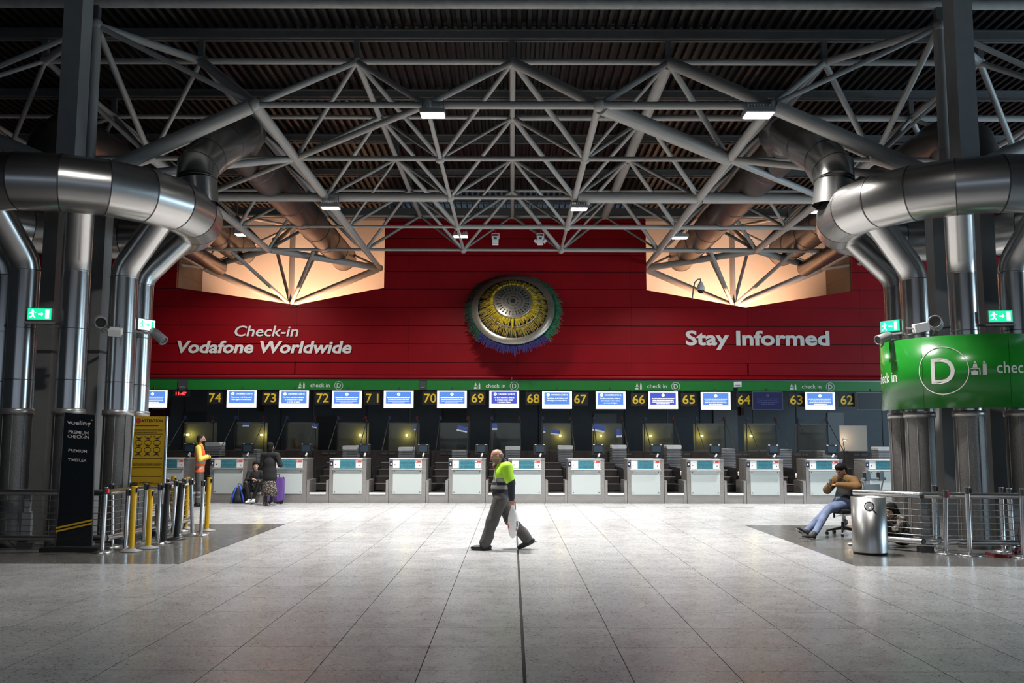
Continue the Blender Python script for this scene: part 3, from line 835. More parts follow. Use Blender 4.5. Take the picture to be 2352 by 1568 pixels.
for (p0, p1, tx, lab) in ((290, 420, None, 'short green fascia board at the left end behind the ducts'), (431, 964, 735, 'green check in fascia board above screens seventy-four to seventy-one'), (980, 1684, (1138, 1509), 'long green check in fascia board with two signs at the centre'), (1694, 2100, 1864, 'green check in fascia board at the right above desks sixty-four and sixty-three')):
    ym = 874.5; a = P(p0, ym, YF); bq = P(p1, ym + 4, YF)
    o = top('fascia_board', lab, 'fascia', ((a.x + bq.x) / 2, YF, 3.4), group='green fascia boards')
    MB().span((a.x, YF, 3.43), (bq.x, YF + .12, 3.75)).build('board', m_green2, o)
    for t in ([] if tx is None else (tx if isinstance(tx, tuple) else (tx,))):
        yl = 885 + (t - 735) * .0028
        c = P(t - 42, yl, YF - .004)
        for wh, nm in ((0, 'clerk_pictogram'), (1, 'traveller_pictogram')): b = MB(); icon(b, (c.x, 0, c.z - .10), .21, YF - .004, which=(wh,)); b.build(nm, m_text, o)
        b = MB(); c = P(t, yl, YF - .004); text_on(b, 'check in', .19, (c.x, YF - .004, c.z - .055), bold=.002, width=.66); b.build('letters', m_text, o)
        b = MB(); c = P(t + 43, yl, YF - .004); ring_flat(b, c, .145, .014, YF - .004); text_on(b, 'D', .22, (c.x, YF - .004, c.z - .075), bold=.002); b.build('letter_badge', m_text, o)
for (px, wd, mt, lab) in ((419, .30, m_darkgrey, 'dark bracket holding the red clock'), (971, .22, m_darkgrey, 'dark bracket between the green fascia boards'), (1694, .26, m_white, 'small white box at the joint of the right fascia boards')):
    c = P(px, 884, YF); o = top('fascia_bracket', lab, 'bracket', (c.x, YF, c.z))
    MB().span((c.x - wd / 2, YF - .03, 3.45 if mt is m_darkgrey else 3.56), (c.x + wd / 2, YF + .1, 3.74)).build('box', mt, o)
    MB().span((c.x - wd * .3, YF - .05, 3.50 if mt is m_darkgrey else 3.60), (c.x + wd * .3, YF - .03, 3.53 if mt is m_darkgrey else 3.63)).build('clip', m_grey, o)
# digital clock
c = P(417, 904, YF - .1); o = top('digital_clock', 'black digital clock with red digits below the fascia', 'clock', c)
MB().box((0, 0, 0), (.56, .08, .22)).build('case', m_black, o, world=False)
MB().box((0, .07, .12), (.2, .08, .2)).build('mount', m_darkgrey, o, world=False)
b = MB(); text_on(b, '11:47', .15, (0, -.045, -.05), bold=.004, width=.36); b.build('digits', m_led, o, world=False)

# ------------------------------------------------------------------ numbers and screens
NUMW = {74: 'seventy-four', 73: 'seventy-three', 72: 'seventy-two', 71: 'seventy-one', 70: 'seventy', 69: 'sixty-nine', 68: 'sixty-eight', 67: 'sixty-seven', 66: 'sixty-six', 65: 'sixty-five', 64: 'sixty-four', 63: 'sixty-three', 62: 'sixty-two'}
NUMS = [(74, 494, 911), (73, 620, 911.5), (72, 741, 911.5), (71, 855, 912), (70, 988, 912), (69, 1097, 912), (68, 1225, 913), (67, 1333, 914), (66, 1467, 915), (65, 1582, 915), (64, 1709, 916), (63, 1829, 916), (62, 1945, 916)]
for (n, px, py) in NUMS:
    c = P(px, py + 2, YF + .05); o = top('desk_number_sign', 'black desk sign with the yellow number %s' % NUMW[n], 'number sign', c, group='yellow desk numbers')
    MB().box((0, .02, 0), (.53, .04, .44)).build('board', m_numblack, o, world=False)
    b = MB(); text_on(b, '%d' % n if n != 71 else '7 1', .42, (0, -.002, -.145), bold=.006, width=.42, res=4); b.build('digits', m_numyel, o, world=False)
    for q in (-.2, .2): MB().tube((q, .02, .22), (q, .02, .30), .012, seg=6).build('hanger', m_darkgrey, o, world=False)
SCR = [(350, 916, 'B', 1), (555, 916, 'E', 1), (675, 916.5, 'A', 1), (796.5, 917, 'B', 1), (915.5, 917, 'B', 1), (1038, 917, 'B', 1), (1158, 917, 'A', 2), (1279.5, 918.5, 'E', 1), (1402.5, 919, 'A', 1), (1523, 919, 'B', 2), (1644, 920.5, 'B', 1), (1763.5, 920, 'B', 0), (1883.5, 920.5, 'B', 1), (2003, 921, 'N', 0)]
near_txt = ['at the far left beside the clock', 'between signs seventy-four and seventy-three', 'between signs seventy-three and seventy-two', 'between signs seventy-two and seventy-one', 'between signs seventy-one and seventy', 'right beside sign seventy', 'between signs sixty-nine and sixty-eight', 'between signs sixty-eight and sixty-seven', 'between signs sixty-seven and sixty-six', 'between signs sixty-six and sixty-five', 'between signs sixty-five and sixty-four', 'between signs sixty-four and sixty-three', 'between signs sixty-three and sixty-two', 'right of sign sixty-two']
TXT = {'A': ('CORONAVIRUS (COVID-19)', ['Por favor, mantenha a distância', 'de contenção social e cumpra', 'as normas de higiene.']),
       'E': ('CORONAVIRUS (COVID-19)', ['Please keep social distance and', 'follow hygiene recommendations.']),
       'B': (None, None)}
for (px, py, kind, lit), nt in zip(SCR, near_txt):
    w, h = 1.0, .585; c = P(px, py, YF - .12)
    what = ('lit notice screen with a blue panel' if lit == 1 else 'lit notice screen with a deep blue panel') if lit else ('dim dark blue notice screen' if kind == 'B' else 'switched-off black screen')
    o = top('notice_screen', '%s %s' % (what, nt), 'screen', c, group='notice screens below the fascia')
    MB().rbox((0, .04, 0), (w + .02, .07, h + .02), .015).build('casing', m_black if lit else m_grey, o, world=False)
    MB().box((0, .12, .24), (.12, .1, .12)).build('bracket', m_darkgrey, o, world=False)
    MB().tube((0, .12, .28), (0, .12, .42), .02, seg=8).build('hanger', m_darkgrey, o, world=False)
    y = .002
    if kind == 'N': MB().box((0, y, 0), (w - .02, .006, h - .02)).build('panel', m_black, o, world=False); continue
    MB().box((0, y, 0), (w, .006, h)).build('panel', m_scr_white if lit else m_scr_dim, o, world=False)
    bl = (m_scr_blue, m_scr_deep)[lit - 1] if lit else m_scr_dim; tx = m_scr_text if lit else m_scr_dimt
    nb = MB().box((0, y - .006, .055), (w * .86, .004, h * .70)).build('notice', bl, o, world=False)
    b = MB(); ty = y - .012; head, lines = TXT[kind]
    if head:
        cx, cz = -.30, .175; text_on(b, head, .075, (.08, ty, .15), width=.56, bold=.001, res=1); z = .04
    else: cx, cz = 0, .17; z = .045
    step = .075 if head else .058
    if lines is None:      # lines too small to read
        for q, wd in enumerate((.76, .70, .72, .44)):
            x = -wd / 2
            while x < wd / 2 - .01:
                e = min(wd / 2, x + .03 + .05 * rng.random()); b.add([(x, ty, z - q * step), (e, ty, z - q * step), (e, ty, z - q * step + .026), (x, ty, z - q * step + .026)], [(0, 1, 2, 3)]); x = e + .011
    for q, ln in enumerate(lines or []): text_on(b, ln, .066 if head else .055, (0, ty, z - q * step), width=min(.78, .022 * len(ln) if head else .0165 * len(ln)), res=1, bold=.0008)
    b.build('notice_text', tx, nb, world=False)
    n = 20; MB().add([(cx + .055 * math.cos(2 * PI * k / n), ty, cz + .055 * math.sin(2 * PI * k / n)) for k in range(n)], [tuple(range(n))]).build('info_badge', tx, nb, world=False)
    b = MB(); text_on(b, 'i', .08, (cx, ty - .003, cz - .03), bold=.003); b.build('info_letter', bl, nb, world=False)
# dark red fire equipment and maroon poster on the back wall
for (px, py, w, h, lab) in ((602, 935, .10, .32, 'dark red pillar box below sign seventy-three'), (1704, 942, .12, .38, 'dark red pillar box below sign sixty-four')):
    c = P(px, py, YBK - .05); MBo = top('fire_box', lab, 'box', c)
    MB().rbox((0, 0, 0), (w, .1, h), .02).build('case', M('maroon', (.09, .008, .015), .4), MBo, world=False)
    MB().box((0, -.055, h * .3), (w * .6, .01, .04)).build('label_plate', m_grey, MBo, world=False)
c = P(365, 938, YBK - .06); o = top('wall_poster', 'dark maroon poster on the back wall behind the left ducts', 'poster', c)
MB().box((0, 0, 0), (.85, .03, .62)).build('sheet', M('maroon_print', (.06, .004, .02), .4), o, world=False); MB().box((0, -.018, 0), (.5, .006, .06)).build('print', m_grey, o, world=False)

# ------------------------------------------------------------------ check-in desks and weighing belts
Y_D = 25.9
def desk_x(i): return (345 + 137.15 * i - 1176) / 82.05
DW = 1.03
names_pos = ['first', 'second', 'third', 'fourth', 'fifth', 'sixth', 'seventh', 'eighth', 'ninth', 'tenth', 'eleventh', 'twelfth', 'thirteenth']
def make_desk():
    o = top('check_in_desk', 'x', 'desk', (0, 0, 0), group='row of check-in desks')
    HT = 1.235; w = DW
    MB().span((0, .03, 0), (w, .85, HT - .03)).build('body', m_desk_steel, o, world=False)
    MB().span((0, 0, 0), (.11, .03, HT)).build('side_post', m_desk_steel, o, world=False)
    MB().span((w - .115, 0, 0), (w, .03, HT)).build('side_post', m_desk_steel, o, world=False)
    MB().span((.11, .0, .0), (w - .115, .03, .235)).build('kick_plate', m_desk_steel, o, world=False)
    MB().span((-.005, -.02, HT - .03), (w + .005, .85, HT)).build('desk_top', m_grey, o, world=False)
    MB().span((.02, -.025, HT - .022), (w - .10, .03, HT + .006)).build('top_edge', m_white, o, world=False)
    MB().span((.11, -.012, .245), (w - .115, .01, .905)).build('front_panel', m_frost, o, world=False)
    for x in (.155, w - .16):
        for z in (.30, .87): MB().tube((x, -.02, z), (x, -.005, z), .013, seg=8).build('bolt', m_darkgrey, o, world=False)
    MB().span((.11, -.006, .965), (w - .115, .02, HT - .03)).build('upper_panel', m_white, o, world=False)
    MB().span((.08, -.075, .925), (w - .10, .0, .945)).build('shelf', m_white, o, world=False)
    MB().span((.29, -.012, .955), (.735, -.002, HT - .045)).build('teal_notice', m_teal, o, world=False)
    b = MB()
    for r in range(6):
        x = .31
        while x < .70:
            wd = .02 + .05 * rng.random(); b.span((x, -.016, .985 + r * .034), (min(.715, x + wd), -.013, .995 + r * .034)); x += wd + .012
    b.build('notice_print', M('notice_ink', (.02, .08, .11), .6), o, world=False)
    rl = MB().span((.745, -.012, 1.125), (.90, -.002, 1.175)).build('red_label', m_redlab, o, world=False)
    MB().span((.755, -.016, 1.135), (.79, -.012, 1.165)).build('label_mark', m_white, rl, world=False)
    for (x, z) in ((.165, 1.06), (.85, 1.04)): MB().tube((x, -.012, z), (x, -.004, z), .014, seg=8).build('bolt', m_darkgrey, o, world=False)
    nl = MB().span((.01, -.008, 1.02), (.095, .0, 1.15)).build('navy_label', m_navy, o, world=False)
    MB().span((.035, -.012, 1.06), (.07, -.009, 1.11)).build('label_symbol', m_white, nl, world=False)
    return o
def make_belt():
    o = top('weighing_belt', 'x', 'conveyor', (0, 0, 0), group='weighing belts between the desks')
    g = 1.6715 - DW
    for (x0, x1) in ((.012, .085), (g - .085, g - .012)): MB().span((x0, .0, 0), (x1, .9, .63)).build('side_post', m_desk_steel, o, world=False)
    MB().span((.085, .02, 0), (g - .085, .06, .235)).build('front_plate', m_desk_steel, o, world=False)
    MB().rbox((g / 2, .05, .258), (g - .18, .10, .05), .015).build('sill', m_white, o, world=False)
    MB().span((.09, .10, .10), (g - .09, .95, .27)).build('belt', m_rubber, o, world=False)
    # steps of the rising conveyor behind
    for k in range(4):
        MB().span((.05, 1.05 + .5 * k, .30 + .19 * k), (g - .05, 1.55 + .5 * k, .49 + .19 * k)).build('conveyor_step', m_brown, o, world=False)
        MB().span((.05, 1.04 + .5 * k, .475 + .19 * k), (g - .05, 1.06 + .5 * k, .495 + .19 * k)).build('step_nosing', m_grey, o, world=False)
    MB().span((.0, 1.0, 0), (.04, 3.1, .95)).build('side_cheek', m_black, o, world=False)
    MB().span((g - .04, 1.0, 0), (g, 3.1, .95)).build('side_cheek', m_black, o, world=False)
    return o
desk0, belt0 = make_desk(), make_belt()
for i in range(13):
    x = desk_x(i)
    d = desk0 if i == 0 else copy_tree(desk0)
    d.location = (x, Y_D, 0)
    d['label'] = 'steel check-in desk with frosted front and teal notice, %s from the left' % names_pos[i]
    if i < 12:
        bt = belt0 if i == 0 else copy_tree(belt0)
        bt.location = (x + DW, Y_D, 0)
        bt['label'] = 'low steel weighing belt in the %s gap between desks from the left' % names_pos[i]
for i in range(13):
    xr = desk_x(i) + DW
    if i == 12: continue
    # computer monitor seen from the back
    o = top('computer_monitor', 'black monitor on the right corner of the %s desk from the left' % names_pos[i], 'monitor', (xr - .13, Y_D + .45, 1.235), group='monitors on the check-in desks')
    rz = Matrix.Rotation(math.radians(rnd.uniform(-14, 6)), 3, 'Z') @ Matrix.Rotation(math.radians(-8), 3, 'X')
    MB().rbox((0, 0, .26), (.36, .035, .29), .015, rz).build('screen', m_black, o, world=False)
    MB().box((0, -.028, .27), (.24, .03, .18), rz).build('back_cover', M('monitor_blue_black', (.02, .035, .05), .35) if i == 0 else bpy.data.materials['monitor_blue_black'], o, world=False)
    MB().box((0, .03, .10), (.05, .04, .2)).build('stand', m_grey, o, world=False)
    MB().box((.02, -.03, .10), (.045, .05, .10), Matrix.Rotation(.4, 3, 'Y')).build('card_reader', m_white, o, world=False)
    MB().lathe([(0, 0), (.1, 0), (.1, .015), (0, .02)], (0, .03, 0), 16).build('base', m_darkgrey, o, world=False)
    for q in (-.12, .12): MB().box(rz @ Vector((q, -.02, .13)) + Vector((0, 0, .26)), (.05, .01, .015), rz).build('clip', m_white, o, world=False)
# tray stacks behind the desks
m_traytop = M('grey_tray_top', (.45, .45, .455), .5, var=.1)
tray_mesh = None
def tray_mesh_make(mat):
    b = MB(); w, d, h = .235, .30, .036
    vs = [(-w, -d, h), (w, -d, h), (w, d, h), (-w, d, h), (-w * .9, -d * .9, 0), (w * .9, -d * .9, 0), (w * .9, d * .9, 0), (-w * .9, d * .9, 0), (-w * .93, -d * .95, h), (w * .93, -d * .95, h), (w * .93, d * .95, h), (-w * .93, d * .95, h), (-w * .85, -d * .86, .008), (w * .85, -d * .86, .008), (w * .85, d * .86, .008), (-w * .85, d * .86, .008)]
    fs = [(4, 7, 6, 5), (0, 1, 9, 8), (1, 2, 10, 9), (2, 3, 11, 10), (3, 0, 8, 11), (12, 13, 14, 15)]
    for k in range(4):
        q = (k + 1) % 4; fs += [(k, 4 + k, 4 + q, q), (8 + k, 8 + q, 12 + q, 12 + k)]
    b.add(vs, fs); return b.mesh('tray', mat)
tmesh = tray_mesh_make(m_trayg)
def lidmesh():
    b = MB(); b.rbox((0, 0, .06), (.46, .56, .12), .03); return b.mesh('tray_lid', m_traytop)
lmesh = lidmesh()
STK = [(1, 494, 6, 1, 1.24), (1, 580, 9, 0, 1.0), (2, 807, 5, 1, 1.20), (3, 934, 5, 1, 1.16), (4, 1056, 5, 0, 1.18), (5, 1178, 6, 1, 1.14), (6, 1298, 13, 1, .82), (7, 1420, 13, 1, .84), (8, 1545, 13, 1, .84), (9, 1668, 13, 0, .86), (10, 1795, 12, 0, .9), (11, 1899, 9, 0, 1.0), (12, 2026, 7, 1, 1.1)]
for (i, px, n, lid, z0) in STK:
    x = P(px, 1040, 28.9).x
    near = 'behind the %s desk from the left' % names_pos[i] if px != 580 else 'between the second and third desks from the left'
    st = top('tray_stand', 'black stand under a stack of trays %s' % near, 'stand', (x, 28.9, 0), group='stands for tray stacks')
    MB().span((x - .2, 28.65, z0 - .05), (x + .2, 29.15, z0 - .005)).build('platform', m_black, st)
    MB().span((x - .06, 28.8, .04), (x + .06, 29.0, z0 - .05)).build('post', m_black, st)
    MB().span((x - .22, 28.65, 0), (x + .22, 29.15, .05)).build('base', m_black, st)
    for k in range(n):
        t = link('luggage_tray', tmesh, None, (x + rnd.uniform(-.006, .006), 28.9, z0 + k * .05))
        tag(t, 'grey plastic tray in the stack %s' % near, 'tray', 'trays in the stack %s' % near)
    if lid:
        t = link('storage_tub', lmesh, None, (x, 28.9, z0 + n * .05)); tag(t, 'pale grey tub topping the tray stack %s' % near, 'tub', 'tubs on tray stacks')
# glass screens, console and yellow lamps behind the desks
YG = 30.0
con = top('back_console', 'long dark brown console running behind the desks below the glass screens', 'console', (0, YG - .1, 0))
for k in range(15):
    x = -14 + k * 1.9
    MB().span((x + .01, YG - .35, .0), (x + 1.89, YG + .25, 1.40)).build('cabinet', m_brown, con)
    MB().span((x + .3, YG - .36, 1.28), (x + .5, YG - .345, 1.34)).build('socket_plate', m_darkgrey, con)
    MB().span((x + .55, YG - .36, 1.28), (x + .75, YG - .345, 1.34)).build('socket_plate', m_darkgrey, con)
GLOW = {0: -.4, 1: .35, 3: .25, 4: .1, 7: .12, 8: -.22, 9: -.25, 10: -.25, 11: -.3}
POST = {1: [(-.12, .80, .22, .11, 0)], 2: [(.45, .78, .16, .16, -.2)], 4: [(.40, .72, .09, .16, 0)], 5: [(.26, .68, .34, .18, -.2)], 6: [(-.36, .76, .17, .22, 0)], 7: [(-.42, .66, .10, .2, 0), (-.05, .58, .30, .15, -.1)], 8: [(-.30, .72, .40, .24, -.18), (.36, .55, .17, .26, .05)]}
for i in range(13):
    x = desk_x(i) + DW / 2 - .62
    lab = 'glass screen with black frame behind the %s desk from the left' % names_pos[i]
    o = top('glass_screen', lab, 'glass screen', (x, YG, 1.42), group='glass screens behind the desks')
    MB().span((x - .48, YG, 1.43), (x + .48, YG + .012, 2.30)).build('pane', m_glass, o)
    for s in (-1, 1):
        MB().span((x + s * .48 - .012, YG - .01, 1.41), (x + s * .48 + .012, YG + .02, 2.42)).build('upright', m_black, o)
        MB().tube((x + s * .48, YG, 2.40), (x + s * .48, YG - 1.45, 1.42), .013, seg=6).build('stay_rod', m_black, o)
        lp = MB().box((x + s * .45, YG - .03, 2.46), (.07, .08, .11)).build('indicator_lamp', m_navy if s < 0 else M('dark_red_lens', (.05, .005, .006), .3) if i == 0 else bpy.data.materials['dark_red_lens'], o)
        MB().box((x + s * .42, YG - .03, 2.405), (.14, .03, .02)).build('lamp_arm', m_black, lp)
    MB().span((x - .48, YG - .01, 2.27), (x + .48, YG + .02, 2.31)).build('top_rail', m_darkgrey, o)
    MB().span((x - .48, YG - .01, 1.41), (x + .48, YG + .02, 1.45)).build('bottom_rail', m_darkgrey, o)
    for q, (dx, dz, w, h, rot) in enumerate(POST.get(i, [])):
        pn = top('blue_notice', 'blue and white notice taped to the glass behind the %s desk%s' % (names_pos[i], '' if q == 0 else ', right one'), 'notice', (x + dx, YG - .02, 1.43 + dz))
        R3 = Matrix.Rotation(-rot, 3, 'Y')
        MB().box((0, 0, 0), (w, .004, h), R3).build('sheet', m_poster, pn, world=False)
        MB().box(R3 @ Vector((0, -.003, -h * .38)), (w, .004, h * .24), R3).build('white_strip', m_white, pn, world=False)
    MB().span((x - .50, YG + .30, 1.40), (x + .50, YG + .33, 2.3)).build('backboard', m_smoked, o)
    if i in GLOW:
        gx = x + GLOW[i]
        lo = top('yellow_lamp', 'small glowing yellow lamp behind the glass of the %s desk from the left' % names_pos[i], 'lamp', (gx, YG + .30, 1.40), group='small yellow lamps')
        MB().rbox((gx, YG + .29, 1.9), (.07, .02, .07), .01).build('wall_plate', m_darkgrey, lo)
        MB().span((gx - .01, YG + .285, 1.40), (gx + .01, YG + .30, 1.9)).build('conduit', m_darkgrey, lo)
        MB().tube((gx, YG + .30, 1.9), (gx, YG + .20, 1.9), .012, .014, seg=10).build('socket', m_darkgrey, lo)
        MB().ball((gx, YG + .185, 1.9), .017, 10, 6).build('bulb', m_glow, lo)
        d = bpy.data.lights.new('yellow_lamp_glow', 'POINT'); d.energy = 9; d.color = (1, .80, .14); d.shadow_soft_size = .03
        l = bpy.data.objects.new('yellow_lamp_glow', d); C.objects.link(l); l.parent = lo; l.location = (0, -.16, .50)
# bright desk lamp and lit panel at the far right
c = P(1940, 1007, YG - .3); o = top('desk_lamp', 'bright warm desk lamp shining on the glass at the far right', 'lamp', (c.x, YG - .3, 1.41))
MB().lathe([(0, 0), (.1, 0), (.1, .02), (0, .025)], (0, 0, 0), 14).build('base', m_black, o, world=False)
b = MB(); b.path([(0, 0, 0), (-.05, 0, .25), (0, 0, .40)], .012, 6); b.build('arm', m_black, o, world=False)
MB().lathe([(.03, .46), (.09, .36), (.085, .36), (.025, .45)], (0, 0, 0), 14).build('shade', m_white, o, world=False)
MB().ball((0, 0, .38), .04, 10, 6).build('bulb', M('warm_bulb', (1, .8, .5), .4, emit=(1, .72, .38), estr=40), o, world=False)
d = bpy.data.lights.new('desk_lamp_glow', 'POINT'); d.energy = 7; d.color = (1, .72, .42); d.shadow_soft_size = .05
l = bpy.data.objects.new('desk_lamp_glow', d); C.objects.link(l); l.parent = o; l.location = (.14, .28, .40)
MB().span((c.x + .05, YG + .28, 1.42), (c.x + .95, YG + .295, 2.25)).build('back_board', M('pale_board', (.30, .28, .25), .6), o)
# paper cups left on the conveyor casings
for (px, py, lab) in ((1566, 1090, 'white paper cup behind the ninth desk gap'), (1698, 1092, 'white paper cup behind the tenth desk gap'), (1828, 1096, 'pale paper cup behind the eleventh desk gap')):
    c = P(px, py + 7, 27.6); o = top('paper_cup', lab, 'cup', c)
    b = MB(); b.lathe([(0, 0), (.055, 0), (.075, .17), (.07, .17), (.052, .01)], (0, 0, 0), 14); b.build('cup', M('kraft_paper', (.45, .33, .26), .7), o, world=False)
    MB().lathe([(.078, .17), (.078, .19), (.06, .205), (0, .205)], (0, 0, 0), 14).build('lid', m_white, o, world=False)
    ck = link('cup_shelf', MB().box((0, 0, -.03), (.5, .4, .06)).mesh('cup_shelf', m_black), None, c - Vector((0, -.02, 0)))
    tag(ck, 'small black ledge under the %s' % lab, 'ledge')

# ------------------------------------------------------------------ big green curved sign round the right-hand pipes
SR = 1.44; sc_ = Vector((CX[1], CY, 0)); ZS0, ZS1 = 2.31, 3.53
sign = top('curved_sign', 'large glossy green drum sign with a white D wrapped round the right pipes', 'sign', (CX[1], CY, ZS0))
for k in range(4):
    a0 = -PI / 2 - 1.9 + k * .95; a1 = a0 + .946
    MB().lathe([(SR - .03, ZS0), (SR, ZS0), (SR, ZS1), (SR - .03, ZS1), (SR - .03, ZS0)], sc_, 24, a0=a0, a1=a1).build('panel', m_green, sign)
def wrap(vs, u0, z0): return [(sc_.x + (SR + .004) * math.sin((u0 + v[0]) / SR), sc_.y - (SR + .004) * math.cos((u0 + v[0]) / SR), z0 + v[1]) for v in vs]
def wrapped_text(txt, size, u, z, nm, align='CENTER', width=None, bold=.002):
    vs, fs = text_pts(txt, size, align=align, width=width, bold=bold, res=4)
    MB().add(wrap([(v.x, v.y) for v in vs], u, z), fs).build(nm, m_text, sign)
def u_of(px):
    a = -.3
    for _ in range(40): a = .5 * a + .5 * math.asin(max(-.99, min(.99, ((px - 1176) / 2100 * (.9943 * (CY - SR * math.cos(a)) + .115) - CX[1]) / SR)))
    return SR * a
zc = 2.94
ud = u_of(2166)
b = MB(); n = 64; rr = .405; vs = []
for k in range(n):
    a = 2 * PI * k / n; vs += [(rr * math.cos(a), rr * math.sin(a)), ((rr - .014) * math.cos(a), (rr - .014) * math.sin(a))]
b.add(wrap(vs, ud, zc), [(2 * k, 2 * ((k + 1) % n), 2 * ((k + 1) % n) + 1, 2 * k + 1) for k in range(n)]); b.build('circle', m_text, sign)
wrapped_text('D', .62, ud, zc - .215, 'letter', bold=.002, width=.375)
for wh, nm in ((0, 'clerk_pictogram'), (1, 'traveller_pictogram')):
    ib = MB(); icon(ib, (0, 0, 0), .23, 0, which=(wh,)); MB().add(wrap([(v[0], v[2]) for v in ib.v], u_of(2250), zc - .09), ib.f).build(nm, m_text, sign)
wrapped_text('check in', .27, u_of(2290), zc - .06, 'letters', align='LEFT', width=.80)
wrapped_text('check in', .27, ud - 1.30, zc - .14, 'letters', width=.80)

# ------------------------------------------------------------------ exit signs, lamps and cameras on the pipes
def exit_sign(loc, yaw, label, bright=False):
    o = top('exit_sign', label, 'exit sign', loc, group='green exit signs on the pipes'); o.rotation_euler.z = yaw
    MB().rbox((0, .04, 0), (.41, .08, .215), .02).build('casing', m_grey, o, world=False)
    MB().box((0, -.004, 0), (.375, .006, .185)).build('lit_panel', m_exitw if bright else m_exit, o, world=False)
    b = MB(); y = -.009; bd = MB(); ba = MB()
    def q(pts, b=b): b.add([(x, y, z) for x, z in pts], [tuple(range(len(pts)))])
    n = 10; q([(-.11 + .017 * math.cos(2 * PI * k / n), .058 + .017 * math.sin(2 * PI * k / n)) for k in range(n)])
    q([(-.135, .035), (-.105, .04), (-.085, -.01), (-.115, -.015)]); q([(-.115, -.015), (-.095, -.015), (-.06, -.06), (-.075, -.07)]); q([(-.115, -.01), (-.095, -.02), (-.12, -.055), (-.165, -.06), (-.165, -.045), (-.13, -.04)])
    q([(-.11, .038), (-.06, .015), (-.055, .025), (-.10, .05)]); q([(-.13, .035), (-.17, .01), (-.165, .0), (-.125, .02)])
    q([(-.02, .012), (.03, .012), (.03, .035), (.065, 0), (.03, -.035), (.03, -.012), (-.02, -.012)], ba); q([(.095, .075), (.155, .075), (.155, -.075), (.095, -.075)], bd)
    for nm, bb in (('running_figure', b), ('arrow', ba), ('doorway', bd)): bb.build(nm, m_exit if bright else m_exitw, o, world=False)
    MB().rbox((0, .04, -.14), (.47, .06, .035), .012).build('bracket', m_grey, o, world=False)
    MB().box((0, .14, -.14), (.05, .2, .03)).build('bracket_arm', m_grey, o, world=False)
exit_sign(P(91, 721, 15.15), 0.1, 'green exit sign with running figure on the left pipes')
exit_sign(P(2298, 726, 15.15), -.1, 'green exit sign with running figure above the right drum sign')
exit_sign(P(2044, 749, 16.35), -1.05, 'green exit sign turned sideways at the left edge of the right pipes')
exit_sign(P(337, 746, 16.35), 1.15, 'white glowing exit sign turned sideways on the right edge of the left pipes', True)
def spot_lamp(loc, d, label, r=.085, L=.24):
    o = top('spot_camera', label, 'camera', loc)
    d = Vector(d).normalized(); q = d.to_track_quat('Z', 'Y').to_matrix()
    MB().lathe([(0, -L / 2), (r * .8, -L / 2), (r, -L / 4), (r, L / 2), (r * .85, L / 2), (r * .8, L / 2 - .03), (0, L / 2 - .03)], (0, 0, 0), 16, axis=d).build('housing', m_grey, o, world=False)
    MB().lathe([(0, 0), (r * .75, 0)], d * (L / 2 - .02), 14, axis=d).build('lens', m_black, o, world=False)
    MB().tube((0, .02, -r), (0, .12, -r - .06), .018, seg=6).build('arm', m_darkgrey, o, world=False)
def box_lamp(loc, rot, label, d=(.27, .10, .17)):
    o = top('box_floodlight', label, 'floodlight', loc)
    R3 = Matrix.Rotation(rot[2], 3, 'Z') @ Matrix.Rotation(rot[0], 3, 'X') @ Matrix.Rotation(rot[1], 3, 'Y')
    MB().rbox((0, 0, 0), d, .015, R3).build('housing', m_white, o, world=False)
    MB().box(R3 @ Vector((0, 0, -d[2] / 2 - .005)), (d[0] * .9, d[1] * .8, .01), R3).build('lens', m_black, o, world=False)
    MB().tube(R3 @ Vector((-d[0] / 2, 0, 0)), R3 @ Vector((-d[0] / 2 - .1, .06, .02)), .016, seg=6).build('arm', m_grey, o, world=False)
spot_lamp(P(231, 738, 15.05), (.5, -1, -.35), 'round grey camera on the strap in the middle of the left pipes', .10, .26)
box_lamp(P(265, 762, 15.0), (.5, .1, .1), 'small white box lamp beside the round camera on the left pipes', (.20, .12, .12))
spot_lamp(P(363, 771, 16.3), (1, -.35, -.75), 'long grey camera pointing down right from the left pipes', .085, .34)
spot_lamp(P(2150, 743, 15.05), (-.6, -1, .15), 'round grey camera above the right drum sign', .11, .30)
box_lamp(P(2115, 752, 14.95), (.15, -.18, 0), 'white box lamp just above the right drum sign', (.24, .12, .14))
spot_lamp(P(2030, 776, 16.2), (-1, -.4, -.35), 'long grey camera pointing left from the right pipes', .085, .30)

# ------------------------------------------------------------------ railings round the pipes
def railing(side, path, label, posts):
    o = top('railing', label, 'railing', (path[0][0], path[0][1], 0))
    pt = [Vector((x, y, .90)) for x, y in path]; pb = [Vector((x, y, .17)) for x, y in path]
    for k in range(len(pt) - 1):
        u = (pt[k + 1] - pt[k]).normalized() * .02
        MB().path([pt[k] + u, pt[k + 1] - u], .052, 14).build('top_rail', m_chrome, o)
        MB().path([pb[k] + u, pb[k + 1] - u], .048, 14).build('bottom_rail', m_chrome, o)
        for w in range(6): MB().path([pb[k] + Vector((0, 0, .10 + w * .10)), pb[k + 1] + Vector((0, 0, .10 + w * .10))], .006, 6).build('wire', m_chrome, o)
        MB().ball(pt[k + 1], .052, 12, 8).build('rail_joint', m_darkgrey, o)
    for (x, y) in posts:
        po = MB().rbox((x, y, .36), (.15, .07, .46), .03).build('post', m_grey, o)
        MB().rbox((x, y, .72), (.09, .06, .30), .02).build('post_neck', m_grey, po)
        MB().span((x - .11, y - .07, 0), (x + .11, y + .07, .09)).build('foot', m_darkgrey, po)
railing(-1, [(-10.6, 15.08), (-6.55, 15.0), (-6.42, 18.6), (-9.4, 18.7)], 'chrome handrail with thin wires in front of the left pipes', [(-7.86, 15.06), (-9.6, 15.1), (-6.45, 17.0)])
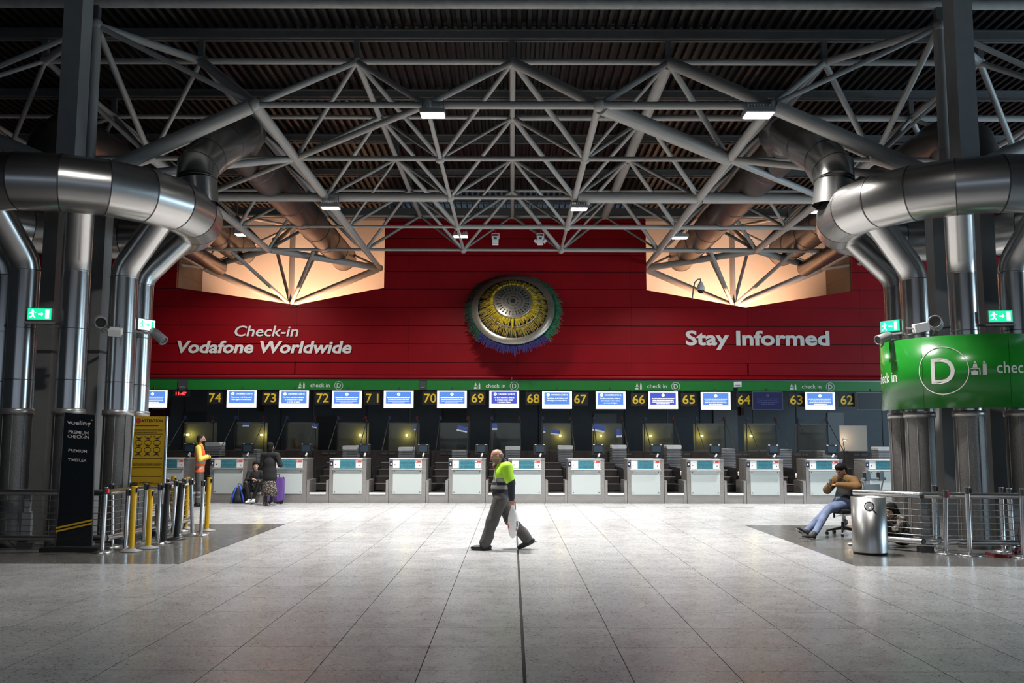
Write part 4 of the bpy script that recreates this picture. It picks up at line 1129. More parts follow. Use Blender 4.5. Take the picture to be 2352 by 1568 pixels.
railing(1, [(5.75, 15.6), (6.55, 14.78), (10.8, 14.35)], 'chrome handrail with thin wires in front of the right pipes', [(6.6, 14.85), (8.0, 14.72), (9.4, 14.6)])

# ------------------------------------------------------------------ black and yellow information stands
sy = 14.70; sx = P(168, 1262, sy).x
o = top('sign_stand', 'tall black sign stand with white lettering in front of the left pipes', 'sign', (sx, sy, 0))
tl, tr, bl_, br_ = P(147, 947, sy), P(219, 953, sy), P(127, 1254, sy - .05), P(211, 1254, sy - .05)
def plane_pt(u, v, off=0.0):     # u 0..1 left-right, v 0..1 bottom-top
    a = bl_.lerp(br_, u); b2 = tl.lerp(tr, u); p = a.lerp(b2, v); return p + Vector((0, -off, 0))
b = MB(); q = [plane_pt(0, 0), plane_pt(1, 0), plane_pt(1, 1), plane_pt(0, 1)]
b.add(q + [p + Vector((0, .03, 0)) for p in q], [(0, 1, 2, 3), (7, 6, 5, 4), (0, 4, 5, 1), (1, 5, 6, 2), (2, 6, 7, 3), (3, 7, 4, 0)]); b.build('panel', M('black_gloss_board', (.010, .013, .017), .16, bump=.15, bscale=30), o)
MB().rbox((sx - .0, sy + .02, .035), (.92, .36, .07), .02).build('base', m_black, o)
for q in (0, 1):
    b = MB(); b.tube(plane_pt(q, 0), plane_pt(q, 1), .012, seg=6); b.build('edge_strip', m_darkgrey, o)
PW = (br_ - bl_).length; PH = (tl - bl_).length
def plate_text(txt, v, hpx, wfrac, nm, mat, bold=.002, u=.5, shear=0):
    h = hpx / 307; vs, fs = text_pts(txt, 1.0, bold=bold, width=1.0, res=3)
    mb = MB(); mb.add([plane_pt(u + w.x * wfrac, v + w.y / .70 * h, .012) for w in vs], fs); mb.build(nm, mat, o)
plate_text('vueling', .915, 10, .74, 'brand_letters', m_text, .02)
plate_text('PREMIUM', .845, 7.5, .62, 'letters', m_text, .006); plate_text('CHECK-IN', .812, 7.5, .66, 'letters', m_text, .006)
plate_text('PREMIUM', .705, 7, .56, 'letters', m_text, .006); plate_text('TIMEFLEX', .635, 7, .56, 'letters', m_text, .006)
for v in (.155, .130):
    b = MB(); b.add([plane_pt(.0, v - .028, .012), plane_pt(1, v + .035, .012), plane_pt(1, v + .049, .012), plane_pt(0, v - .014, .012)], [(0, 1, 2, 3)]); b.build('yellow_stripe', m_yellow, o)
b = MB(); b.add([plane_pt(.885, .955, .012), plane_pt(.925, .955, .012), plane_pt(.93, .963, .012), plane_pt(.89, .963, .012)], [(0, 1, 2, 3)]); b.build('yellow_dot', m_yellow, o)

sy = 15.93; c = P(337, 1120, sy)
o = top('notice_board', 'yellow ATTENTION notice board in a steel frame standing on the left handrail', 'sign', (c.x, sy, .9))
tl, tr, bl_, br_ = P(309, 956, sy), P(380, 956, sy), P(299, 1117, sy), P(373, 1117, sy)
b = MB(); q = [plane_pt(0, 0), plane_pt(1, 0), plane_pt(1, 1), plane_pt(0, 1)]
b.add(q + [p + Vector((0, .025, 0)) for p in q], [(0, 1, 2, 3), (7, 6, 5, 4), (0, 4, 5, 1), (1, 5, 6, 2), (2, 6, 7, 3), (3, 7, 4, 0)]); b.build('board', m_yellow_sign, o)
for q in (-.03, 1.05):
    b = MB(); b.tube(plane_pt(q, -.02), plane_pt(q, 1.0), .028, seg=12); b.build('frame_post', m_chrome, o)
b = MB(); b.tube(plane_pt(-.03, -.02), plane_pt(1.05, -.02), .02, seg=10); b.build('frame_foot', m_chrome, o)
MB().rbox((-6.5, sy, .94), (.10, .10, .14), .02).build('rail_clamp', m_darkgrey, o)
def ypl(u, v, off=0.0): return plane_pt(u, 1.58 * v - .58, off)
m_ink = M('black_print', (.02, .018, .012), .6)
def ybar(u0, u1, v, t=.004, nm='print_line', mat=m_ink):
    return MB().add([ypl(u0, v, .004), ypl(u1, v, .004), ypl(u1, v + t, .004), ypl(u0, v + t, .004)], [(0, 1, 2, 3)])
vs, fs = text_pts('ATTENTION', 1.0, bold=.03, width=1.0, res=2)
MB().add([ypl(.58 + w.x * .70, .948 + w.y / .7 * .026, .004) for w in vs], fs).build('letters', m_ink, o)
n = 18; MB().add([ypl(.14 + .085 * math.cos(2 * PI * k / n), .961 + .023 * math.sin(2 * PI * k / n), .004) for k in range(n)], [tuple(range(n))]).build('red_badge', m_redlab, o)
ybar(.06, .80, .912, .006).build('print_line', m_ink, o)
b = MB()
for v, u1 in ((.875, .95), (.865, .93), (.853, .78), (.575, .95), (.565, .95), (.555, .9), (.402, .7), (.392, .9)):
    x = .05
    while x < u1:
        e = min(u1, x + .03 + .07 * rng.random()); m2 = ybar(x, e, v, .0045); b.add(m2.v, m2.f); x = e + .015
b.build('small_print', m_ink, o)['kind'] = 'stuff'
for (v, up) in ((.838, 1), (.618, -1), (.535, 1), (.455, -1)):
    b = MB(); m2 = ybar(.05, .93, v, .004); b.add(m2.v, m2.f)
    for u in (.04, .93): b.add([ypl(u, v, .004), ypl(u + .02, v, .004), ypl(u + .02 + (.01 if u > .5 else -.01), v - up * .012, .004), ypl(u + (.01 if u > .5 else -.01), v - up * .012, .004)], [(0, 1, 2, 3)])
    b.build('bracket_line', m_ink, o)
def ypath(b, pts, w):
    for k in range(len(pts) - 1):
        (u0, v0), (u1, v1) = pts[k], pts[k + 1]; du, dv = u1 - u0, (v1 - v0) * 3.9; L_ = math.hypot(du, dv) or 1
        nx, nz = -dv / L_ * w, du / L_ * w / 3.9
        b.add([ypl(u0 - nx, v0 - nz, .005), ypl(u1 - nx, v1 - nz, .005), ypl(u1 + nx, v1 + nz, .005), ypl(u0 + nx, v0 + nz, .005)], [(0, 1, 2, 3)])
for r in range(3):
    for q in range(3):
        cu, cv = .19 + .29 * q, .795 - .065 * r
        b = MB()
        ypath(b, [(cu - .11, cv + .028), (cu - .05, cv + .006), (cu + .05, cv + .006), (cu + .11, cv + .028)], .009)
        ypath(b, [(cu - .11, cv - .026), (cu - .05, cv - .010), (cu + .05, cv - .010), (cu + .11, cv - .026)], .009)
        k0 = (r * 3 + q)
        for t in range(3): ypath(b, [(cu - .05 + .012 * ((k0 + t) % 4), cv + .012 - .012 * t), (cu + .05 - .01 * ((k0 * 2 + t) % 3), cv + .010 - .011 * t)], .008)
        b.build('pictogram', m_ink, o)

# ------------------------------------------------------------------ stanchions
def stanchion(bx, by, tx, ty, kind, label, belt=None):
    p = G(bx, by); t = P(tx, ty, p.y)
    mats = {'chrome': m_chrome, 'yellow': m_yellow, 'black': m_black}; mt = mats[kind]
    r = .043 if kind == 'yellow' else (.05 if kind == 'black' else .036)
    o = top('stanchion', label, 'stanchion', p, group='queue barrier posts')
    L_ = (t - p)
    u = L_.normalized()
    bm_ = {'chrome': m_chrome, 'yellow': m_grey, 'black': m_black}[kind]
    MB().lathe([(0, .0), (.175, .0), (.175, .014), (.10, .03), (.05, .045), (r, .05)], (0, 0, 0), 24).build('base', bm_, o, world=False)
    MB().path([u * .03, u * (L_.length - .10)], r, 16).build('post', mt, o, world=False)
    hd = MB().path([u * (L_.length - .10), u * L_.length], r * 1.05, 16).build('belt_head', m_yellow if kind == 'yellow' else (m_black if kind == 'black' else m_darkgrey), o, world=False)
    MB().path([u * L_.length, u * (L_.length + .012)], r * 1.1, 16).build('cap', mt if kind != 'chrome' else m_chrome, hd, world=False)
    MB().box(u * (L_.length - .05) + Vector((r * 1.1, -.01, 0)), (.025, .05, .07)).build('belt_clip', m_redlab if belt == 'red' else m_black, hd, world=False)
S = [(234, 1269, 243, 1120, 'chrome', 'chrome barrier post with a red clip, nearest the black sign stand', 'red'),
     (257, 1256, 257, 1112, 'chrome', 'dark-headed chrome barrier post, second from the black sign stand', None),
     (287, 1261, 295, 1124, 'chrome', 'chrome barrier post just left of the first yellow post', None),
     (301, 1266, 309, 1118, 'yellow', 'leftmost yellow barrier post with a grey domed foot', None),
     (329, 1247, 336, 1111, 'chrome', 'chrome barrier post between the two left yellow posts', None),
     (340, 1259, 346, 1126, 'yellow', 'second yellow barrier post from the left', None),
     (362, 1248, 368, 1112, 'chrome', 'chrome barrier post just right of the second yellow post', None),
     (375, 1247, 386, 1111, 'black', 'thick black barrier post leaning right, the left one of two', None),
     (389, 1215, 384, 1100, 'chrome', 'chrome barrier post leaning left behind the black posts', None),
     (393, 1210, 399, 1095, 'yellow', 'far yellow barrier post behind the black posts', None),
     (396, 1228, 404, 1104, 'chrome', 'chrome barrier post between the two black posts', None),
     (404, 1238, 417, 1110, 'black', 'thick black barrier post leaning right, the right one of two', None),
     (414, 1220, 423, 1100, 'chrome', 'chrome barrier post behind the right black post', None),
     (426, 1214, 431, 1097, 'yellow', 'yellow barrier post before the man in the orange vest', None),
     (442, 1229, 439, 1101, 'chrome', 'slim chrome barrier post leaning left beside the orange vest man', None),
     (461, 1229, 467, 1104, 'chrome', 'chrome barrier post second from the right end of the left group', None),
     (474, 1219, 481, 1098, 'yellow', 'rightmost yellow barrier post of the left group', None),
     (2148, 1263, 2145, 1115, 'chrome', 'faint chrome barrier post behind the right handrail', None),
     (2172, 1272, 2172, 1128, 'chrome', 'chrome barrier post with a red clip before the right handrail', 'red'),
     (2228, 1276, 2221, 1119, 'chrome', 'thick chrome barrier post in the middle before the right handrail', None),
     (2305, 1266, 2299, 1120, 'chrome', 'chrome barrier post at the right, left one of a close pair', None),
     (2327, 1271, 2317, 1122, 'chrome', 'chrome barrier post at the right, right one of a close pair', None),
     (2351, 1281, 2347, 1123, 'chrome', 'chrome barrier post wound with a red belt at the right edge', 'red')]
for a in S: stanchion(*a)
p = G(2300, 1278); m_redbelt = M('red_belt_fabric', (.14, .008, .012), .8)
def ribbon(b, pts, w):
    for k in range(len(pts) - 1):
        a, c = Vector(pts[k]), Vector(pts[k + 1]); up = Vector(w)
        b.add([a, c, c + up, a + up, a + Vector((0, .004, 0)), c + Vector((0, .004, 0)), c + up + Vector((0, .004, 0)), a + up + Vector((0, .004, 0))], [(0, 1, 2, 3), (7, 6, 5, 4), (3, 2, 6, 7), (0, 4, 5, 1)])
b = MB(); ribbon(b, [G(2263, 1274), G(2285, 1279), G(2315, 1282), G(2334, 1274), P(2345, 1262, p.y - .05), P(2338, 1235, p.y - .05), P(2346, 1180, p.y - .05), P(2341, 1142, p.y - .05), P(2350, 1130, p.y - .05)], (0, 0, .05))
ob = b.build('barrier_belt', m_redbelt); tag(ob, 'loose red barrier belt trailing on the floor by the right edge', 'belt')

# ------------------------------------------------------------------ litter bin
p = G(1999, 1271); o = top('litter_bin', 'round brushed steel litter bin with a magnifier sticker beside the seated man', 'bin', p)
R = .262; H = .88
MB().lathe([(R - .03, 0), (R - .01, 0), (R - .01, .04)], (0, 0, 0), 40).build('plinth', m_black, o, world=False)
MB().lathe([(R, .035), (R, H), (R - .012, H), (R - .012, .035)], (0, 0, 0), 48).build('body', m_bin, o, world=False)
MB().lathe([(R - .012, H - .02), (R - .06, H - .03), (R - .09, H - .10), (0, H - .10)], (0, 0, 0), 40).build('opening', m_darkgrey, o, world=False)
for q in (-.12, .10): MB().box((q, -.12, H - .012), (.10, .10, .02), Matrix.Rotation(q, 3, 'Z')).build('lid_flap', m_white, o, world=False)
def onbin(u, z, off=.003): a = u / R - .25; return (math.sin(a) * (R + off), -math.cos(a) * (R + off), z)
n = 24; cz = .75
MB().add([onbin(-.02 + .055 * math.cos(2 * PI * k / n), cz + .055 * math.sin(2 * PI * k / n)) for k in range(n)], [tuple(range(n))]).build('sticker_disc', m_white, o, world=False)
vs = []
for k in range(n):
    a = 2 * PI * k / n; vs += [onbin(-.02 + .075 * math.cos(a), cz + .075 * math.sin(a), .004), onbin(-.02 + .058 * math.cos(a), cz + .058 * math.sin(a), .004)]
b = MB(); b.add(vs, [(2 * k, 2 * ((k + 1) % n), 2 * ((k + 1) % n) + 1, 2 * k + 1) for k in range(n)]); b.add([onbin(.025, cz - .06, .004), onbin(.045, cz - .05, .004), onbin(.095, cz - .115, .004), onbin(.08, cz - .12, .004)], [(0, 1, 2, 3)]); b.build('sticker_ring', m_black, o, world=False)
# small white scrap beside the bin
p = G(1953, 1252); sc2 = MB().ball(p + Vector((0, 0, .02)), .035, 8, 6, (1.3, 1, .6)).build('paper_scrap', m_white); tag(sc2, 'crumpled white paper scrap on the floor left of the bin', 'litter')

# ------------------------------------------------------------------ baggage trolleys behind the right handrail
def trolley(x, y, rz, label):
    o = top('baggage_trolley', label, 'trolley', (x, y, 0), group='baggage trolleys by the right pipes'); o.rotation_euler.z = rz
    b = MB(); b.path([(-.28, -.3, .98), (-.28, -.12, .3), (-.28, .5, .2)], .018, 8); b.build('side_frame', m_chrome, o, world=False)
    b = MB(); b.path([(.28, -.3, .98), (.28, -.12, .3), (.28, .5, .2)], .018, 8); b.build('side_frame', m_chrome, o, world=False)
    b = MB(); b.path([(-.33, -.3, .99), (.33, -.3, .99)], .032, 10); b.build('push_handle', m_grey, o, world=False)
    for q in (-.2, .2): MB().rbox((q, -.3, 1.05), (.13, .08, .20), .05, seg=4).build('hand_guard', m_black, o, world=False)
    for k in range(5): MB().box((0, -.1 + .14 * k, .22 + .005 * k), (.54, .03, .02)).build('platform_bar', m_chrome, o, world=False)
    for k in range(3): MB().box((0, -.17 - .03 * k, .42 + .16 * k), (.54, .02, .02)).build('back_bar', m_chrome, o, world=False)
    MB().box((0, -.24, .80), (.46, .03, .16)).build('basket_panel', m_grey, o, world=False)
    for (wx, wy) in ((-.24, -.15), (.24, -.15), (0, .48)):
        w = MB(); w.path([(wx - .02, wy, .07), (wx + .02, wy, .07)], .07, 14); w.build('wheel', m_black, o, world=False)
        MB().span((wx - .012, wy - .02, .07), (wx + .012, wy + .02, .21)).build('fork', m_grey, o, world=False)
trolley(7.2, 19.0, .5, 'steel baggage trolley with black hand guards, left one by the right pipes')
trolley(8.0, 19.2, .35, 'steel baggage trolley pushed in behind the first, nearer the right pipes')

# ------------------------------------------------------------------ suitcase, backpack, office chair
p = G(634, 1156.5); o = top('suitcase', 'upright purple hard suitcase beside the woman in the black coat', 'suitcase', p)
m_purple = M('purple_shell', (.14, .07, .30), .35, var=.06)
MB().rbox((.0, 0, .40), (.40, .24, .64), .06, seg=4).build('shell', m_purple, o, world=False)
for q in (-.14, -.05, .05, .14): MB().rbox((q, -.125, .40), (.03, .01, .56), .004).build('rib', m_purple, o, world=False)
MB().box((0, -.0, .40), (.41, .012, .65)).build('zip_band', m_black, o, world=False)
for (wx, wy) in ((-.15, -.08), (.15, -.08), (-.15, .08), (.15, .08)):
    w = MB(); w.path([(wx - .012, wy, .035), (wx + .012, wy, .035)], .035, 12); w.build('wheel', m_black, o, world=False)
    MB().span((wx - .016, wy - .02, .035), (wx + .016, wy + .02, .09)).build('wheel_housing', m_black, o, world=False)
b = MB(); b.path([(-.07, 0, .72), (-.07, 0, .80), (.07, 0, .80), (.07, 0, .72)], .012, 8); b.build('handle', m_black, o, world=False)
p = G(549, 1155); o = top('backpack', 'dark backpack with blue straps on the floor in front of a desk', 'backpack', p)
m_pack = M('dark_nylon', (.018, .02, .026), .7, bump=.3, bscale=40); m_bluestrap = M('blue_strap', (.03, .09, .50), .6)
prof = [(0, 0), (.17, .0), (.195, .05), (.19, .18), (.17, .32), (.12, .42), (.05, .47), (0, .475)]
b = MB(); b.lathe(prof, (0, 0, 0), 24); b.v = [(v[0] * 1.05, v[1] * .72, v[2]) for v in b.v]; b.build('bag', m_pack, o, world=False)
b = MB(); b.lathe([(0, .03), (.13, .03), (.14, .1), (.12, .2), (.05, .24), (0, .245)], (0, -.07, 0), 20); b.v = [(v[0], -.05 + (v[1] + .05) * .72, v[2]) for v in b.v]; b.build('pocket', m_pack, o, world=False)
for q in (-1, 1):
    b = MB(); b.path([(q * .04, -.05, .455), (q * .075, -.115, .40), (q * .115, -.150, .26), (q * .155, -.150, .12), (q * .165, -.13, .03)], .024, 8); b.build('strap', m_bluestrap, o, world=False)
b = MB(); b.path([(-.05, 0, .46), (-.03, 0, .53), (.03, 0, .53), (.05, 0, .46)], .010, 8); b.build('grab_loop', m_pack, o, world=False)

# ------------------------------------------------------------------ people: one continuous surface from blended limbs
def surface_nets(Fv, org, h):
    ins = Fv < 0
    n = np.array(Fv.shape)
    cnt = np.zeros(n - 1, np.int8)
    for dx in (0, 1):
        for dy in (0, 1):
            for dz in (0, 1): cnt += ins[dx:n[0] - 1 + dx, dy:n[1] - 1 + dy, dz:n[2] - 1 + dz]
    act = (cnt > 0) & (cnt < 8)
    idx = np.argwhere(act); m = len(idx)
    vid = np.full(n - 1, -1, np.int64); vid[act] = np.arange(m)
    cor = [(a, b, c) for a in (0, 1) for b in (0, 1) for c in (0, 1)]
    val = {c: Fv[idx[:, 0] + c[0], idx[:, 1] + c[1], idx[:, 2] + c[2]] for c in cor}
    acc = np.zeros((m, 3)); k = np.zeros(m)
    for c in cor:
        for ax in range(3):
            if c[ax]: continue
            d = list(c); d[ax] = 1; d = tuple(d)
            a, b = val[c], val[d]; x = (a < 0) != (b < 0)
            t = np.where(x, a / np.where(x, a - b, 1), 0)
            p = np.tile(np.array(c, float), (m, 1)); p[:, ax] += t
            acc[x] += p[x]; k[x] += 1
    V = (idx + acc / k[:, None]) * h + org
    faces = []
    for ax in range(3):
        sl0 = [slice(None)] * 3; sl1 = [slice(None)] * 3; sl0[ax] = slice(0, -1); sl1[ax] = slice(1, None)
        a, b = ins[tuple(sl0)], ins[tuple(sl1)]
        e = np.argwhere(a != b); o1, o2 = (ax + 1) % 3, (ax + 2) % 3
        ok = (e[:, o1] > 0) & (e[:, o2] > 0) & (e[:, o1] < n[o1] - 1) & (e[:, o2] < n[o2] - 1); e = e[ok]
        flip = ~a[e[:, 0], e[:, 1], e[:, 2]]
        q = []
        for (d1, d2) in ((1, 1), (0, 1), (0, 0), (1, 0)):
            c = e.copy(); c[:, o1] -= d1; c[:, o2] -= d2; q.append(vid[c[:, 0], c[:, 1], c[:, 2]])
        q = np.stack(q, 1); q[flip] = q[flip][:, ::-1]; faces.append(q)
    return V, np.concatenate(faces)
def prim_d(p, X):
    if p[0] == 'cap':
        _, a, b, ra, rb = p[:5]; a = np.array(a); ab = np.array(b) - a; L2 = max(1e-9, ab @ ab)
        pa = X - a
        t = np.clip((pa @ ab) / L2, 0, 1)
        return np.linalg.norm(pa - t[..., None] * ab, axis=-1) - (ra + (rb - ra) * t)
    _, c, r, R = p[:4]
    q = (X - np.array(c)) @ np.array(R).T; r = np.array(r)
    k0 = np.linalg.norm(q / r, axis=-1); k1 = np.linalg.norm(q / (r * r), axis=-1)
    return k0 * (k0 - 1) / np.maximum(k1, 1e-6)
def prim_box(p):
    if p[0] == 'cap':
        a, b = np.array(p[1]), np.array(p[2]); r = max(p[3], p[4]); return np.minimum(a, b) - r, np.maximum(a, b) + r
    r = max(p[2]); c = np.array(p[1]); return c - r, c + r
def sdf_object(name, prims, h, mats, parent, paint=None, k_default=.03):
    los = np.array([prim_box(p)[0] for p in prims]).min(0) - .05; his = np.array([prim_box(p)[1] for p in prims]).max(0) + .05
    n = np.ceil((his - los) / h).astype(int) + 1
    Fv = np.full(n, 1.0, np.float32)
    ax = [los[i] + h * np.arange(n[i]) for i in range(3)]
    for p in prims:
        k = p[6] if len(p) > 6 and p[6] is not None else k_default
        a, b = prim_box(p)
        i0 = np.maximum(0, np.floor((a - .05 - los) / h).astype(int)); i1 = np.minimum(n, np.ceil((b + .05 - los) / h).astype(int) + 1)
        X = np.stack(np.meshgrid(ax[0][i0[0]:i1[0]], ax[1][i0[1]:i1[1]], ax[2][i0[2]:i1[2]], indexing='ij'), -1)
        d = prim_d(p, X)
        s = (slice(i0[0], i1[0]), slice(i0[1], i1[1]), slice(i0[2], i1[2]))
        g = Fv[s]; hh = np.clip(.5 + .5 * (g - d) / k, 0, 1)
        Fv[s] = g * (1 - hh) + d * hh - k * hh * (1 - hh)
    V, Q = surface_nets(Fv, los, h)
    for _ in range(2):       # light smoothing
        S = np.zeros_like(V); c = np.zeros(len(V))
        for i in range(4):
            a, b = Q[:, i], Q[:, (i + 1) % 4]; np.add.at(S, a, V[b]); np.add.at(c, a, 1); np.add.at(S, b, V[a]); np.add.at(c, b, 1)
        V = V * .6 + S / np.maximum(c, 1)[:, None] * .4
    ctr = V[Q].mean(1)
    D = np.stack([prim_d(p, ctr) for p in prims], 1)
    mid = np.array([p[5] if len(p) > 5 and p[5] is not None else 0 for p in prims])[D.argmin(1)]
    if paint is not None: mid = paint(ctr, mid, D.argmin(1))
    off = np.array(origin_of(parent)) if parent is not None else 0
    me = bpy.data.meshes.new(name); me.from_pydata((V - off).tolist(), [], Q.tolist())
    for m_ in mats: me.materials.append(m_)
    me.polygons.foreach_set('material_index', mid.astype(np.int32)); me.polygons.foreach_set('use_smooth', np.ones(len(Q), bool)); me.update()
    return link(name, me, parent)
m_skin = M('skin', (.40, .21, .14), .5, var=.06, vscale=12); m_skin2 = M('skin_fair', (.58, .36, .27), .5); m_skin3 = M('skin_tan', (.36, .19, .12), .5)
m_eye = M('dark_eye', (.01, .008, .007), .3)
m_hair = M('dark_hair', (.008, .007, .006), .8, bump=.5, bscale=80, spec=.15); m_hairgrey = M('grey_dark_hair', (.025, .022, .02), .8, bump=.5, bscale=80, spec=.2)
class Frame:
    def __init__(s, root, yaw): s.o = Vector(root); s.f = Vector((math.cos(yaw), math.sin(yaw), 0)); s.l = Vector((-math.sin(yaw), math.cos(yaw), 0)); s.yaw = yaw
    def __call__(s, f, l, z): return s.o + s.f * f + s.l * l + Vector((0, 0, z))
    def basis(s, up=None, fwd=None):
        u = Vector(up).normalized() if up is not None else Vector((0, 0, 1))
        f = (fwd if fwd is not None else s.f); f = (f - u * f.dot(u)).normalized(); l = u.cross(f)
        return [list(f), list(l), list(u)]
def hand_prims(w, d, n, mat, curl=.5, sc=1.0, thumb=1, spread=1.0):
    """Palm, four fingers of unequal length with two bends, thumb off the side of the palm."""
    d = Vector(d).normalized(); n = Vector(n); n = (n - d * n.dot(d)).normalized(); t = d.cross(n)
    P_ = []; w = Vector(w)
    R = [list(d), list(t), list(n)]
    P_.append(('ell', w + d * .045 * sc, (.055 * sc, .042 * sc, .017 * sc), R, 0, mat, .012))
    for q, (o, L_) in enumerate(((.031, .066), (.011, .076), (-.010, .070), (-.029, .054))):
        b0 = w + d * .082 * sc + t * o * sc * spread
        a1 = curl * .9; d1 = d * math.cos(a1) + n * math.sin(a1); p1 = b0 + d1 * L_ * .5 * sc
        a2 = curl * 2.0; d2 = d * math.cos(a2) + n * math.sin(a2); p2 = p1 + d2 * L_ * .5 * sc
        P_ += [('cap', b0, p1, .0092 * sc, .0085 * sc, mat, .005), ('cap', p1, p2, .0085 * sc, .007 * sc, mat, .004)]
    tb = w + d * .022 * sc + t * .034 * thumb * sc; tm = tb + (d * .75 + t * .55 * thumb + n * .35).normalized() * .036 * sc; te = tm + (d * .9 + n * .45).normalized() * .030 * sc
    P_ += [('cap', tb, tm, .0115 * sc, .010 * sc, mat, .008), ('cap', tm, te, .010 * sc, .0078 * sc, mat, .005)]
    return P_
def fix(p):      # ellipsoids carry their data one slot later than capsules: (type, c, r, R, _, mat, k)
    return p
def head_prims(c, look, up, mat, eye, sc=1.0, neck=None, neckr=.055, beard=None):
    f = Vector(look).normalized(); u = Vector(up); u = (u - f * u.dot(f)).normalized(); l = u.cross(f); R = [list(f), list(l), list(u)]
    c = Vector(c)
    at = lambda a, b, z: c + f * a * sc + l * b * sc + u * z * sc
    P_ = [('ell', at(-.008, 0, .022), (.098 * sc, .077 * sc, .098 * sc), R, 0, mat, .02), ('ell', at(.028, 0, -.050), (.060 * sc, .054 * sc, .066 * sc), R, 0, mat if beard is None else beard, .03),
          ('cap', at(.086, 0, .012), at(.108, 0, -.022), .010 * sc, .015 * sc, mat, .012), ('ell', at(.072, 0, -.058), (.014 * sc, .026 * sc, .010 * sc), R, 0, mat if beard is None else beard, .01),
          ('ell', at(.050, 0, -.098), (.025 * sc, .024 * sc, .018 * sc), R, 0, mat if beard is None else beard, .02), ('cap', at(.078, -.040, .030), at(.078, .040, .030), .013 * sc, .013 * sc, mat, .014)]
    for s in (-1, 1):
        P_ += [('ell', at(-.006, s * .078, -.002), (.020 * sc, .010 * sc, .032 * sc), R, 0, mat, .006), ('ell', at(.082, s * .032, .012), (.009 * sc, .013 * sc, .007 * sc), R, 0, eye, .003)]
    if neck is not None: P_.append(('cap', Vector(neck), at(-.01, 0, -.055), neckr, neckr * .92, mat, .03))
    return P_, R, at
def limb(P_, a, b, c, ra, rb, rc, mat, k=.03): P_ += [('cap', a, b, ra, rb, mat, k), ('cap', b, c, rb, rc, mat, k)]
def shoe_object(nm, ank, heel, toe, mats, parent, h=.008, r=1.0):
    ank, heel, toe = Vector(ank), Vector(heel), Vector(toe)
    d = (toe - heel).normalized(); lu = Vector((0, 0, 1)); l = lu.cross(d)
    if l.length < .1: l = Vector((1, 0, 0))
    l.normalize(); u = d.cross(l)
    R = [list(d), list(l), list(u)]
    pr = [('ell', heel.lerp(toe, .22) + u * .035 * r, (.075 * r, .040 * r, .045 * r), R, 0, 0, .02), ('ell', heel.lerp(toe, .68) + u * .025 * r, (.105 * r, .046 * r, .036 * r), R, 0, 0, .03), ('cap', heel.lerp(toe, .25) + u * .04 * r, ank + (ank - heel) * .0, .040 * r, .045 * r, 0, .03),
          ('ell', heel.lerp(toe, .48) + u * .004, (.150 * r, .046 * r, .012 * r), R, 0, 1, .006)]
    return sdf_object(nm, pr, h, mats, parent, k_default=.02)

# --- man walking across the hall
gp = G(1150, 1262); FR = Frame((gp.x, gp.y, 0), PI)
m_hivis = M('hi_vis_yellow_green', (.42, .78, .03), .6, emit=(.42, .78, .03), estr=.0, bump=.4, bscale=14); m_navyc = M('navy_cloth', (.010, .012, .022), .75, bump=.4, bscale=14); m_refl = M('grey_reflective_band', (.30, .28, .27), .45)
m_trous = M('dark_grey_twill', (.075, .072, .068), .8, bump=.6, bscale=12, var=.18, vscale=9); m_shoeb = M('black_leather', (.010, .010, .010), .45); m_solew = M('white_sole', (.55, .55, .53), .6); m_stub = M('grey_stubble', (.20, .13, .10), .6)
man = top('person', 'bald man in a yellow-green safety top walking left with a white bag', 'person', FR.o)
pr = []
lean = FR(-.06, 0, 1.36) - FR(.0, 0, .82)
B = FR.basis(lean)
pr.append(('ell', FR(.0, 0, .84), (.125, .165, .13), FR.basis(), 0, 3, .05))
pr.append(('ell', FR(.015, 0, .99), (.150, .168, .16), B, 0, 2, .06)); pr.append(('ell', FR(-.03, 0, 1.20), (.150, .185, .20), B, 0, 1, .06))
pr.append(('cap', FR(-.085, .135, 1.325), FR(-.085, -.135, 1.325), .085, .085, 1, .05))
pr.append(('ell', FR(-.12, 0, 1.22), (.08, .15, .17), B, 0, 1, .05))
pr.append(('cap', FR(-.06, 0, 1.36), FR(-.035, 0, 1.40), .072, .066, 2, .02))
limb(pr, FR(-.10, .195, 1.32), FR(-.165, .245, 1.08), FR(-.175, .235, .84), .078, .064, .050, 2)
pr.append(('cap', FR(-.10, .20, 1.33), FR(-.135, .235, 1.14), .086, .082, 1, .02))
limb(pr, FR(-.09, -.195, 1.32), FR(-.06, -.25, 1.08), FR(.03, -.22, .86), .078, .064, .050, 2)
pr.append(('cap', FR(-.09, -.2, 1.33), FR(-.07, -.24, 1.14), .086, .080, 1, .02))
pr += hand_prims(FR(-.178, .235, .815), Vector((0, 0, -1)) + FR.f * -.06, -FR.l, 0, .75, 1.0, 1)
pr += hand_prims(FR(.045, -.215, .835), Vector((0, 0, -1)) + FR.f * .3, FR.l, 0, .45, 1.0, -1)
hp, HR, at = head_prims(FR(.068, 0, 1.487), FR.f + Vector((0, 0, -.28)) - FR.l * -.16, (0, 0, 1), 0, 4, 1.02, FR(-.03, 0, 1.39), .06)
pr += hp
limb(pr, FR(.01, .085, .80), FR(.135, .095, .46), FR(.245, .09, .13), .118, .097, .084, 3, .04)
limb(pr, FR(-.01, -.085, .80), FR(-.155, -.09, .47), FR(-.405, -.09, .19), .118, .095, .080, 3, .04)
pr.append(('cap', FR(.20, .09, .22), FR(.25, .09, .12), .090, .090, 3, .03)); pr.append(('cap', FR(-.36, -.09, .26), FR(-.42, -.09, .17), .087, .084, 3, .03))
